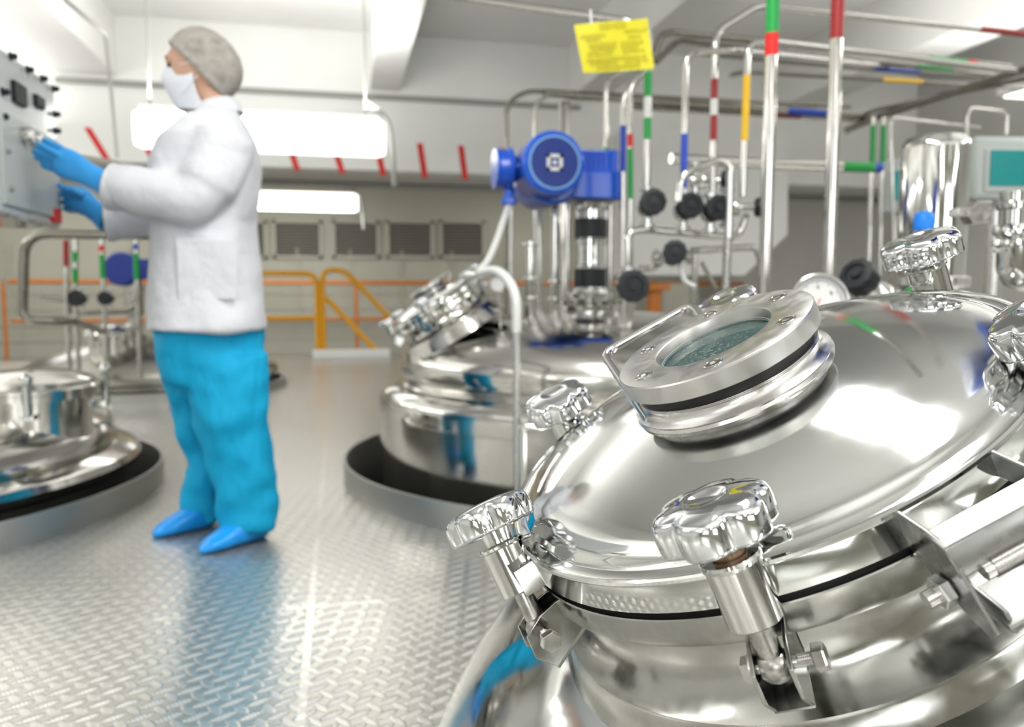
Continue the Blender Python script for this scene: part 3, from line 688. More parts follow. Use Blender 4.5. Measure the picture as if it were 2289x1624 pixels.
vpipe('far upright pipe with a small green band just right of the blue motor', [(1352, 640, 3.9), (1356, 175, 3.9), (1420, 150, 3.9)], .014, [(0, 352, 328, 'green')], bend=.07, down=.55)
vpipe('upright pipe with a blue band, cream below, right of the blue motor', [(1392, 640, 3.2), (1393, 212, 3.2), (1440, 160, 3.2)], .012, [(0, 382, 280, 'tblue')], bend=.05, down=.66)
vpipe('upright pipe with red over green tape right of the blue band', [(1410, 640, 3.0), (1408, 190, 3.0), (1455, 150, 3.0)], .0105, [(0, 326, 298, 'red'), (0, 442, 330, 'green')], bend=.05, down=.64)
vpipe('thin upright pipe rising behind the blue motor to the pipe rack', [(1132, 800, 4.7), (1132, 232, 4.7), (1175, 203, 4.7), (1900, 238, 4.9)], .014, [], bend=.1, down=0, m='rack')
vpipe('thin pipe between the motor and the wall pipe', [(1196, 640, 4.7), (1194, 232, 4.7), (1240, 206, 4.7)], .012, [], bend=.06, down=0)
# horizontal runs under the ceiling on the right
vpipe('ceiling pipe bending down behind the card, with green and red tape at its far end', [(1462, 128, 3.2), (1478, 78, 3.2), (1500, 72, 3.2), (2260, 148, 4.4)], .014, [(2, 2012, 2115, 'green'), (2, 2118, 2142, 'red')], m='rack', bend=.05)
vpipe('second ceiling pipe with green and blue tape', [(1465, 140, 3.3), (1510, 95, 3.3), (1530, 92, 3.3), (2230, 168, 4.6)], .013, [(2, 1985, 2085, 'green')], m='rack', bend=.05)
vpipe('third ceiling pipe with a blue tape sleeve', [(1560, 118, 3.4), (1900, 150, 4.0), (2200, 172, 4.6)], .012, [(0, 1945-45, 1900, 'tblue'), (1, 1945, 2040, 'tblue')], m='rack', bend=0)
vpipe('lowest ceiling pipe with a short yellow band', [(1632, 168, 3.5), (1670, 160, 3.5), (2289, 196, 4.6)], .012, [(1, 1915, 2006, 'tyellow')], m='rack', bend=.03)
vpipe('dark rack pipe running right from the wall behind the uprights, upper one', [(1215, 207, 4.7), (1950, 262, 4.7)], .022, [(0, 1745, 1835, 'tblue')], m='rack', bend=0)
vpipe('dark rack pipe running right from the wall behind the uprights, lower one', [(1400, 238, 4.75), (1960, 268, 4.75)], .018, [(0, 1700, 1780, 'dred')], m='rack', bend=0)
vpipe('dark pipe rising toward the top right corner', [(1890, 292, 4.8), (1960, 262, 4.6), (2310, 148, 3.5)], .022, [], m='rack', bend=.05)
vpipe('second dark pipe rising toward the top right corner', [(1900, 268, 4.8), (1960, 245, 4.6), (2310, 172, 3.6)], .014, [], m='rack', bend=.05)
vpipe('thick horizontal pipe with a green band crossing behind the two uprights', [(1500, 354, 3.2), (1720, 366, 3.2), (1965, 375, 3.2)], .022, [(1, 1880, 1950, 'green'), (1, 1952, 1968, 'tblue')], bend=0)
vpipe('thin upright pipe with a green band right of the thick uprights, left one', [(1940, 640, 3.6), (1953, 262, 3.6)], .012, [(0, 372, 280, 'green')], bend=0, down=0)
vpipe('thin upright pipe with a green band right of the thick uprights, right one', [(1965, 640, 3.6), (1976, 262, 3.6)], .012, [(0, 365, 280, 'green')], bend=0, down=0)
vpipe('thin upright pipe in front of the tall filter housing, without tape', [(2000, 640, 3.8), (1992, 262, 3.8), (2190, 285, 3.8)], .009, [], bend=.03, down=0)
vpipe('looped pipe hanging under the ceiling above the grey monitor', [(2160, 470, 3.6), (2163, 240, 3.6), (2250, 250, 3.6), (2250, 300, 3.6)], .012, [], bend=.05, down=0)
# wall-mounted service pipes on the far bulkhead
pA = Vector((at(120, 195, 9.1).x, 9.17, 3.02)); pB = Vector((at(1300, 195, 9.1).x, 9.17, 3.02))
pipe('long thin grey pipe along the upper bulkhead above the red stripes', [pA, pB], .03, bend=0, m='conduit')
pA = Vector((XL+.0, 9.9, 2.135)); pB = Vector((XR, 9.9, 2.135))
pipe('grey pipe under the bulkhead below the red stripes', [pA, pB], .035, bend=0, m='conduit')
pipe('thin conduit dropping from the left ceiling beam', [at(146, 0, 5.0), at(236, 75, 6.5), at(262, 352, 6.5)], .013, bend=.1, m='grey', name='conduit')
pipe('slanted grey bracket arm behind the gloved hands', [at(118, 352, 2.9), at(262, 374, 3.6), at(340, 395, 4.2)], .028, bend=.05, m='khaki', name='bracket_arm', cat='bracket')

# valve manifold with black handwheels
def wheel(m, c, ax, r=.043, t=.03):
    def rf(a, q): return 1 - (.05*(.5-.5*math.cos(10*a)) if q > r*.7 else 0)
    m.lathe([(0, -t*.3), (r*.3, -t*.3), (r*.35, -t*.1), (r*.8, 0), (r*.95, .003), (r, .009), (r, t-.006), (r*.94, t), (r*.6, t+.002), (r*.55, t-.003), (r*.3, t-.003), (r*.28, t+.004), (0, t+.005)], c, ax, 60, rf=rf)
def valve(lab, px, py, Y, r, ax=(0, -1, 0), body=True, left=False):
    c = at(px, py, Y); A = Vector(ax).normalized()
    t = thing('diaphragm_valve', lab, 'valve', c)
    m = MB(); wheel(m, c, A, r); m.build('handwheel', 'blackp', t, smooth=35)
    b = MB(); b.cyl(c - A*.005, c - A*.05, r*.42, 20)
    b.lathe([(0, 0), (r*.8, 0), (r*.85, .006), (r*.85, .018), (r*.8, .024), (0, .024)], c - A*.075, A, 24)
    b.lathe([(0, 0), (r*.7, .004), (r*.78, .02), (r*.5, .05), (0, .055)], c - A*.12, A, 20)
    side = Vector((0, 0, 1)) if not left else Vector((1, 0, 0))
    b.cyl(c - A*.095 - side*.07, c - A*.095 + side*.07, .0145, 16)
    for s_ in (-1, 1): b.lathe([(0, 0), (.022, 0), (.025, .004), (.025, .010), (.022, .014), (0, .014)], c - A*.095 + side*(s_*.06-.007), side, 20)
    for k in range(4):
        a = PI/4+k*PI/2; u = Vector((0, 0, 1)); v = A.cross(u)
        q = c - A*.085 + (u*math.cos(a)+v*math.sin(a))*r*.75; b.hexa(q, q + A*.03, .006)
    b.build('valve_body', 'polish', t, smooth=35)
    return t
FD = (-.22, -.97, .05)
valve('black handwheel valve at the left end of the upper manifold row', 1458, 453, 2.45, .044, FD)
valve('black handwheel valve in the middle of the upper manifold row', 1541, 461, 2.45, .044, FD)
valve('black handwheel valve right of the middle one, half hidden by an upright bend', 1603, 466, 2.45, .044, FD)
valve('black handwheel valve turned sideways beside the thick uprights', 1688, 463, 2.5, .034, (.95, -.3, 0))
valve('smaller black handwheel valve below the manifold pipe', 1508, 565, 2.4, .040, (-.35, -.93, .1), left=True)
valve('largest black handwheel valve, lowest and leftmost on the manifold', 1413, 640, 2.3, .051, FD)
valve('small black handwheel behind the support bend under the manifold loop', 1612, 402, 2.8, .035, (.9, -.4, 0))
vpipe('manifold header pipe running below the upper handwheels', [(1405, 620, 2.55), (1402, 518, 2.55), (1440, 512, 2.55), (1650, 532, 2.55), (1668, 480, 2.55)], .0125, [], bend=.04)
vpipe('hooped steel pipe rising over the upper handwheels', [(1516, 450, 2.35), (1522, 390, 2.35), (1610, 355, 2.35), (1632, 372, 2.35), (1628, 532, 2.35)], .0125, [], bend=.04)
vpipe('dark grey post below the hooped pipe', [(1627, 533, 2.36), (1622, 660, 2.36)], .0135, [], m='darksteel', bend=0)
vpipe('dark grey branch pipe bending down behind the dark post', [(1545, 560, 2.5), (1690, 552, 2.5), (1700, 580, 2.5), (1700, 660, 2.5)], .012, [], m='darksteel', bend=.03)
vpipe('curved steel elbow from the low handwheel up to the small one', [(1430, 600, 2.5), (1470, 600, 2.5), (1490, 560, 2.5)], .011, [], bend=.04)
vpipe('short upright pipe under the small handwheel', [(1552, 570, 2.45), (1553, 700, 2.45)], .010, [], bend=0)
vpipe('curved white tube under the small handwheel', [(1520, 590, 2.4), (1530, 630, 2.4), (1552, 640, 2.4)], .009, [], m='hose', bend=.03)
vpipe('beige rod leaning right below the manifold', [(1568, 585, 2.7), (1600, 645, 2.7)], .008, [], m='khaki', bend=0)
vpipe('short steel pipe stub below the largest handwheel', [(1400, 660, 2.35), (1398, 720, 2.35)], .014, [], bend=0)
vpipe('tall steel uprights behind the motor coupling, thickest one', [(1262, 660, 4.6), (1262, 430, 4.6), (1262, 232, 4.75)], .034, [], bend=0, down=0)
vpipe('tall steel upright left of the motor coupling', [(1208, 640, 3.9), (1205, 430, 3.9)], .016, [], bend=0, down=.55)
vpipe('narrow steel upright behind the blue terminal box', [(1141, 640, 4.65), (1143, 420, 4.65)], .012, [], bend=0, down=0)

# flexible hoses from the mid tank's motor, and the sleeved upright in front of that tank
hz = bx
pipe('white hose hanging from the blue terminal box', [Vector(hz), at(1110, 540, 3.1), at(1090, 585, 3.05), at(1066, 612, 3.0)], .013, bend=.08, m='hose', name='cable_hose', cat='hose')
t = pipe('white-sleeved pipe bending down in front of the middle tank', [at(1066, 612, 2.75), at(1115, 600, 2.6), at(1155, 650, 2.5), at(1155, 742, 2.5)], .016, bend=.07, m='hose', name='sleeved_pipe')
a = at(1155, 735, 2.5); MB().cyl(a, (a.x+.005, a.y, 0), .013, 16).build('lower_pipe', 'brush', t)
MB().lathe([(0, 0), (.02, 0), (.02, .03), (0, .03)], at(1066, 612, 2.75), (-1, .3, .1), 16).build('end_fitting', 'polish', t)

# small dial on the mid tank
def gauge(lab, c, ax, r, rim, stem_to, ticks=True, name='pressure_gauge'):
    A = Vector(ax).normalized(); t = thing(name, lab, 'gauge', Vector(stem_to))
    MB().lathe([(0, -.03*r/.055), (r*.96, -.03*r/.055), (r, -.025*r/.055), (r, -.002), (r*1.04, .002), (r*1.04, .007), (r*.97, .009), (r*.92, .004), (r*.91, -.002), (0, -.002)], c, A, 48).build('case', rim, t)
    f = MB().lathe([(0, .0), (r*.915, 0), (r*.915, -.002), (0, -.002)], c, A, 40).build('dial_face', 'label', t)
    x_, y_, z_ = frame(A, (1, 0, 0)); 
    up = y_ if y_.z > 0 else -y_; rt = up.cross(A)
    if ticks:
        k = MB()
        for i in range(41):
            a = math.radians(225-270*i/40); L = r*(.16 if i % 5 == 0 else .08)
            d = rt*math.cos(a) + up*math.sin(a)
            k.box(Vector(c) + A*.0006 + d*(r*.82-L/2), (L, r*.02, .0004), (d, A.cross(d), A))
        k.build('dial_marks', 'ink2', t, smooth=0)
        nd = MB().box(Vector(c) + A*.0016 + (rt*-.2 - up*.3)*r, (r*.03, r*.9, .0006), (Vector(A.cross(rt*-.5-up*.8)).normalized(), (rt*-.5-up*.8).normalized(), A)); nd.build('needle', 'red', t, smooth=0)
        for a_, s_ in ((150, '2'), (90, '4'), (30, '6'), (-45, '8')):
            cu = bpy.data.curves.new('dial_number', 'FONT'); cu.body = s_; cu.size = r*.24; cu.align_x = 'CENTER'; cu.align_y = 'CENTER'
            q = bpy.data.objects.new('dial_number', cu); COL.objects.link(q)
            me = bpy.data.meshes.new_from_object(q.evaluated_get(bpy.context.evaluated_depsgraph_get())); bpy.data.objects.remove(q); me.materials.clear(); me.materials.append(M['ink2'])
            o = bpy.data.objects.new('dial_number', me); COL.objects.link(o)
            p = Vector(c) + A*.001 + (rt*math.cos(math.radians(a_)) + up*math.sin(math.radians(a_)))*r*.52
            R3 = Matrix((rt, up, A)).transposed().to_4x4(); R3.translation = p - ORG[t.name]
            o.parent = t; o.matrix_local = R3
    MB().cyl(Vector(c) - A*.02*r/.055, Vector(stem_to), r*.16, 12).build('stem', 'polish', t)
    return t
c_ = at(1832, 672, 1.42); gauge('round white pressure gauge behind the sight glass ring', c_, (-.36, -.9, .25), .054, 'brush', (c_.x+.01, 1.47, .62))
c_ = at(1112, 634, 2.95); gauge('tiny pale gauge beside the bent white sleeve on the middle tank', c_, (-.3, -.95, .0), .030, 'pipe', (c_.x+.02, 2.99, .66), ticks=False)

# ------------------------------------------------------------------ right-hand equipment behind the foreground tank
c_ = at(2088, 400, 2.25); fx, fz = c_.x, at(2088, 300, 2.25).z
t = thing('filter_housing', 'tall polished cylindrical filter housing behind the raised star knob', 'filter', (fx, 2.25, 0))
R0 = 73/1750*2.27*1.08
MB().lathe([(0, fz), (R0*.5, fz-.003), (R0*.85, fz-.012), (R0*.97, fz-.03), (R0, fz-.05), (R0, fz-.46), (R0*1.15, fz-.465), (R0*1.15, fz-.49), (R0*.9, fz-.5), (R0*.5, fz-.56), (.03, fz-.58), (.03, 0), (0, 0)], (fx, 2.25, 0), seg=64).build('housing', 'polish', t, smooth=40)
MB().lathe([(R0*1.12, 0), (R0*1.18, .004), (R0*1.18, .03), (R0*1.12, .034)], (fx, 2.25, fz-.495), seg=48).build('clamp_band', 'brush', t)
c_ = at(2066, 492, 2.05)
t = thing('vent_cap', 'small light blue plastic cap above the raised star knob', 'cap', c_)
MB().lathe([(0, .028), (.014, .026), (.024, .02), (.030, .008), (.030, -.03), (0, -.03)], c_, seg=24).build('cap_shell', 'cap', t)
MB().cyl(c_-Vector((0, 0, .03)), (c_.x, c_.y, 0), .012, 12).build('stub', 'polish', t)
# fittings at the right edge
t = thing('sanitary_valve', 'clamped pipe fittings and valve body stacked at the right edge', 'valve', at(2255, 540, 1.45))
Y = 1.45; a = at(2262, 430, Y); b = at(2262, 545, Y)
m = MB(); zs = a.z; L = a.z-b.z
m.lathe([(0, 0), (.024, 0), (.024, -.02), (.031, -.024), (.031, -.034), (.024, -.038), (.024, -L*.62), (.032, -L*.65), (.034, -L*.7), (.034, -L*.8), (.028, -L*.84), (.024, -L*.9), (.035, -L*.93), (.036, -L*1.02), (.026, -L*1.06), (0, -L*1.06)], (a.x, Y, zs), seg=40)
m.build('clamp_stack', 'polish', t)
m = MB(); p = at(2130, 474, Y); q = at(2225, 474, Y)
m.prism([(0, -.010), (.028, -.010), (.040, -.026), (.085, -.026), (.085, .022), (.050, .022), (.036, .008), (0, .008)], p, (q-p).normalized(), Vector((0, 0, 1)), Vector((0, 1, 0)), .03)
m.build('valve_arm', 'brush', t, bevel=.002, smooth=30)
m = MB(); e0 = at(2262, 548, Y); m.tube([e0, at(2262, 615, Y), at(2300, 622, Y), at(2420, 622, Y)], .031, .05, 24); m.build('elbow', 'polish', t)
for (px, py) in ((2232, 520), (2289, 520), (2232, 565)): MB().hexa(at(px, py, Y-.02), at(px, py-9, Y-.02), .009).build('bolt', 'brush', t)
# valve with a black bonnet behind the dome
c_ = at(1932, 632, 1.75)
t = thing('butterfly_valve', 'black-handled valve lying behind the dome beside the gauge', 'valve', (c_.x, 1.75, .5))
A = Vector((-.75, -.35, .45)).normalized(); m = MB(); wheel(m, c_, A, .045, .05); m.build('handwheel', 'blackp', t)
m = MB(); m.cyl(c_ - A*.0, c_ - A*.07, .026, 20); m.lathe([(0, 0), (.04, 0), (.043, .006), (.043, .02), (.04, .026), (0, .026)], c_ - A*.09, A, 24); m.cyl(c_-A*.08, c_-A*.16, .03, 20); m.cyl(c_-A*.12, (c_.x+.09, 1.80, .5), .022, 16)
m.build('valve_body', 'brush', t)
c_ = at(2000, 585, 1.95)
t = thing('bleed_valve', 'tiny bleed valve to the left of the raised star knob', 'valve', c_)
m = MB().cyl(at(1985, 588, 1.95), at(2040, 560, 1.95), .008, 10); m.lathe([(0, -.012), (.012, -.012), (.012, .012), (0, .012)], at(2000, 577, 1.95), (0, 0, 1), 14); m.cyl(at(1996, 565, 1.95), at(1996, 600, 1.95), .007, 10); m.cyl(at(2035, 562, 1.95), at(2062, 552, 2.2), .007, 10); m.build('valve_body', 'polish', t)

def monitor(lab, pA, pB, Y, yaw, scr):
    a = at(*pA, Y); b = at(*pB, Y); cx = (a.x+b.x)/2; cz = (a.z+b.z)/2; w = b.x-a.x; h = a.z-b.z
    t = thing('operator_terminal', lab, 'monitor', (cx, Y, 0)); q = Matrix.Rotation(yaw, 4, 'Z'); T = Matrix.Translation((cx, Y, cz)) @ q
    MB(T).box((0, .06, 0), (w, .14, h)).build('housing', 'plastic', t, bevel=.025)
    MB(T).box((-.0, -.012, -.01), (w*.72, .012, h*.66)).build('bezel', 'plastic', t, bevel=.004)
    MB(T).box((-.0, -.020, -.0), (w*.6, .006, h*.54)).build('screen', 'teal', t, smooth=0)
    MB(T).cyl((0, .08, -h/2), (0, .08, -cz), .03, 16).build('stand', 'brush', t)
    return t
monitor('grey operator terminal with a teal screen at the right edge', (2186, 300), (2330, 452), 2.9, -.15, 1)
monitor('second grey operator terminal, its teal screen mostly behind the filter housing', (1984, 352), (2060, 478), 4.2, -.5, 1)
# bright window and lower wall section seen at the far right
wn = struct(MB().box((at(2190, 575, 9.0).x, 9.15, at(2190, 575, 9.0).z-.05), (1.5, .06, .95)).build('window_3', 'white', smooth=0))
MB().box((at(2190, 575, 9.0).x, 9.10, at(2190, 575, 9.0).z-.05), (1.36, .02, .82)).build('pane', 'window', wn, smooth=0)
# crates and odds far behind the manifold
for lab, px, w_, c0, oy in (('orange stand far behind the manifold', 1462, .18, 'orange', 7.5), ('tan carton far behind the manifold', 1500, .3, 'khaki', 7.95), ('green drum far behind the manifold', 1537, .26, 'gdrum', 8.4)):
    M.setdefault('gdrum', mat('faded_green_plastic', (.22, .27, .2, 1), .6))
    p = at(px, 635, oy); 
    if c0 == 'gdrum': m = MB().lathe([(0, p.z), (w_/2*.9, p.z), (w_/2, p.z-.02), (w_/2, p.z-.3), (w_/2*1.03, p.z-.31), (w_/2, p.z-.33), (w_/2, 0), (0, 0)], (p.x, oy, 0), seg=28)
    elif c0 == 'orange':
        m = MB().box((p.x, oy, p.z-.03), (w_*1.5, .2, .06)); m.box((p.x, oy, (p.z-.06)/2), (w_*.6, .12, p.z-.06)); m.box((p.x, oy, .02), (w_*1.3, .3, .04))
    else: m = MB().box((p.x, oy, p.z/2), (w_, .3, p.z)); m.box((p.x, oy, p.z+.004), (w_*1.02, .08, .008))
    tag(m.build({'orange': 'stand', 'khaki': 'carton', 'gdrum': 'drum'}[c0], c0, bevel=.004), lab, {'orange': 'stand', 'khaki': 'box', 'gdrum': 'drum'}[c0])

# ------------------------------------------------------------------ yellow card
def card():
    Y = 2.45; c = [at(1283, 56, Y), at(1448, 40, Y), at(1460, 155, Y), at(1304, 163, Y)]
    N = 10; t = thing('yellow_card', 'wrinkled yellow handwritten card hanging from the ceiling pipe', 'card', (c[3].x, Y, c[3].z))
    nr = Vector((0, -1, 0))
    def S_(u, v):
        p = c[0].lerp(c[1], u).lerp(c[3].lerp(c[2], u), v)
        return p + nr*(.006*math.sin(u*5)*math.sin(v*3+1) + (.012*max(0, u-.85)*3))
    g = [[S_(i/N, j/N) for i in range(N+1)] for j in range(N+1)]
    vs = []; fs = []
    for off in (0, .0012):
        for r in g: vs += [p - nr*off for p in r]
    K = (N+1)**2
    for s_ in (0, K):
        for j in range(N):
            for i in range(N): a = s_+j*(N+1)+i; fs.append((a, a+1, a+N+2, a+N+1))
    def rim(a, b): fs.append((a, b, b+K, a+K))
    for i in range(N): rim(i, i+1); rim(N*(N+1)+i, N*(N+1)+i+1); rim(i*(N+1), (i+1)*(N+1)); rim(i*(N+1)+N, (i+1)*(N+1)+N)
    MB().add(vs, fs).build('card_sheet', 'tag', t, smooth=60)
    rn = random.Random(3); k = MB()
    def word(u0, u1, v, h):
        u = u0
        while u < u1:
            w = rn.uniform(.012, .022); p = S_(u, v) + nr*.001; q = S_(u+w, v+rn.uniform(-.01, .01)) + nr*.001
            hh = h*rn.uniform(.6, 1.1); d = (q-p)
            k.box((p+q)/2, (.0035, .0006, hh*.21), (Vector((1, 0, 0)), nr, Vector((0, 0, 1))))
            if rn.random() < .7: k.box((p+q)/2 + Vector((0, 0, rn.choice((-1, 0, 1))*hh*.09)), (d.length, .0006, .003), (d.normalized(), nr, Vector((0, 0, 1))))
            u += w*1.25
    word(.32, .68, .10, .11)
    for v, spans in ((.27, [(.05, .38)]), (.22, [(.66, .95)]), (.34, [(.12, .3), (.7, .88)]), (.45, [(.14, .52), (.58, .9)]), (.53, [(.16, .5), (.58, .85)]), (.62, [(.1, .3), (.32, .45), (.6, .9)]), (.74, [(.08, .9)]), (.82, [(.12, .5), (.6, .92)]), (.91, [(.2, .8)])):
        for a, b in spans: word(a, b, v, .07)
    k.build('handwriting', 'ink', t, smooth=0)
    MB().tube([S_(.22, .03), S_(.22, .0)+Vector((0, .0, .02)), at(1320, 22, Y)], .003, 0, 8).build('string', 'hose', t)
card()

# ------------------------------------------------------------------ control cabinet on the left
def cabinet():
    # face lies in a plane x = const, seen at a grazing angle
    Xp = at(130, 350, 2.95).x; Yf = 2.95; Yn = 1.35
    zt, zb = at(122, 192, Yf).z, at(128, 512, Yf).z
    t = thing('control_cabinet', 'white control cabinet with knobs and switches that the gloved hands reach for', 'cabinet', (Xp, (Yf+Yn)/2, zb))
    MB().box((Xp-.15, (Yf+Yn)/2, (zt+zb)/2), (.3, Yf-Yn, zt-zb)).build('housing', 'panel', t, bevel=.012)
    MB().box((Xp+.004, (Yf+Yn)/2+.55, zb+.16), (.012, .46, .26)).build('access_panel', 'plastic', t, bevel=.004)
    X = Vector((1, 0, 0))
    def dev(name, px, py, mk):
        v = ray(px, py); p = CAM + v*(Xp/v.x); mk(name, p)
    def btn(name, p, col='ink2', r=.012): MB().lathe([(0, .02), (r*.8, .019), (r, .015), (r, .004), (r*1.4, .003), (r*1.4, 0), (0, 0)], p, X, 16).build(name, col, t)
    def rect(name, p, col='ink2', w=.05, h=.05):
        MB().box(p+X*.006, (.014, w, h)).build(name, col, t, bevel=.002)
    for px, py in ((22, 125), (60, 155), (92, 175), (5, 205), (2, 260), (118, 198), (121, 255), (122, 292), (8, 335), (15, 420), (8, 475), (45, 490), (82, 498)):
        dev('push_button', px, py, lambda n_, p: btn(n_, p, 'blackp' if py < 300 else 'conduit', .009))
    dev('display', 38, 210, lambda n_, p: rect(n_, p, 'blackp', .09, .06)); dev('display', 83, 228, lambda n_, p: rect(n_, p, 'blackp', .07, .035))
    dev('emergency_switch', 121, 482, lambda n_, p: rect(n_, p, 'red', .07, .045))
    for px, py in ((40, 300), (62, 310)):
        dev('selector_knob', px, py, lambda n_, p: MB().lathe([(0, .04), (.016, .04), (.02, .03), (.02, .008), (.026, .006), (.026, 0), (0, 0)], p, X, 20).build(n_, 'brush', t))
    dev('lever_handle', 70, 318, lambda n_, p: MB().tube([p, p+Vector((.03, 0, 0)), p+Vector((.04, .16, -.035))], .010, .02, 10).build(n_, 'darksteel', t))
    # cables and copper glands under the cabinet
    tc = thing('cable_bundle', 'bundle of pale cables with copper glands below the control cabinet', 'cable', (Xp-.12, 2.2, zb-.35))
    for k in range(6):
        y = 2.0+k*.10; x = Xp-.04-.03*(k % 2)
        MB().lathe([(0, 0), (.028, 0), (.032, -.02), (.028, -.06), (0, -.06)], (x, y, zb), seg=14).build('gland', 'copper', tc)
        MB().tube([(x, y, zb-.05), (x, y, zb-.2), (x-.08, y-.1, zb-.38), (x-.35, y-.2, zb-.45)], .022, .1, 10).build('cable', 'hose', tc)
    # legs/bracket carrying it
    sp_ = thing('cabinet_post', 'steel post carrying the control cabinet from the floor', 'post', (Xp-.5, 1.2, 0))
    MB().cyl((Xp-.5, 1.2, 0), (Xp-.5, 1.2, zt), .04, 16).build('post', 'pipe', sp_); MB().box((Xp-.35, 1.45, (zt+zb)/2), (.06, .6, .06)).build('arm', 'pipe', sp_)
cabinet()

# steel frame pipe and valves in front of the distant tank (left)
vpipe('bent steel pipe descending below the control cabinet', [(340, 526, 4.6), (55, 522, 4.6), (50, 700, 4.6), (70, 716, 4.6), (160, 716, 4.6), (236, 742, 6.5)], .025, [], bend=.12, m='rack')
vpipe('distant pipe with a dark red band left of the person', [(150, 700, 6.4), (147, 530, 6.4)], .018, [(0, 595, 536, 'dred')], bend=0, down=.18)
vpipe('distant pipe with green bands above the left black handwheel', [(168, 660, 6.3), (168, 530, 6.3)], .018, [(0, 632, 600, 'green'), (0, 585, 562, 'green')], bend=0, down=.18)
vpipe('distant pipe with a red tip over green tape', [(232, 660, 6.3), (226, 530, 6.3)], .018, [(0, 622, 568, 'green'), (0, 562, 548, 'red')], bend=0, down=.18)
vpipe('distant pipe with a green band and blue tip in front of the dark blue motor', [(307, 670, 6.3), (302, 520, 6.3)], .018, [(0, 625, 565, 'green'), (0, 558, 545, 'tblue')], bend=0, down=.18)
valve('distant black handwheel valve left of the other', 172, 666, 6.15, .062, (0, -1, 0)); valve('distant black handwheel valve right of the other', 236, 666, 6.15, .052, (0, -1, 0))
vpipe('distant horizontal header pipe below the two small handwheels', [(90, 664, 6.45), (150, 672, 6.45), (160, 700, 6.45), (300, 695, 6.45), (320, 640, 6.45)], .018, [], bend=.08, m='rack')

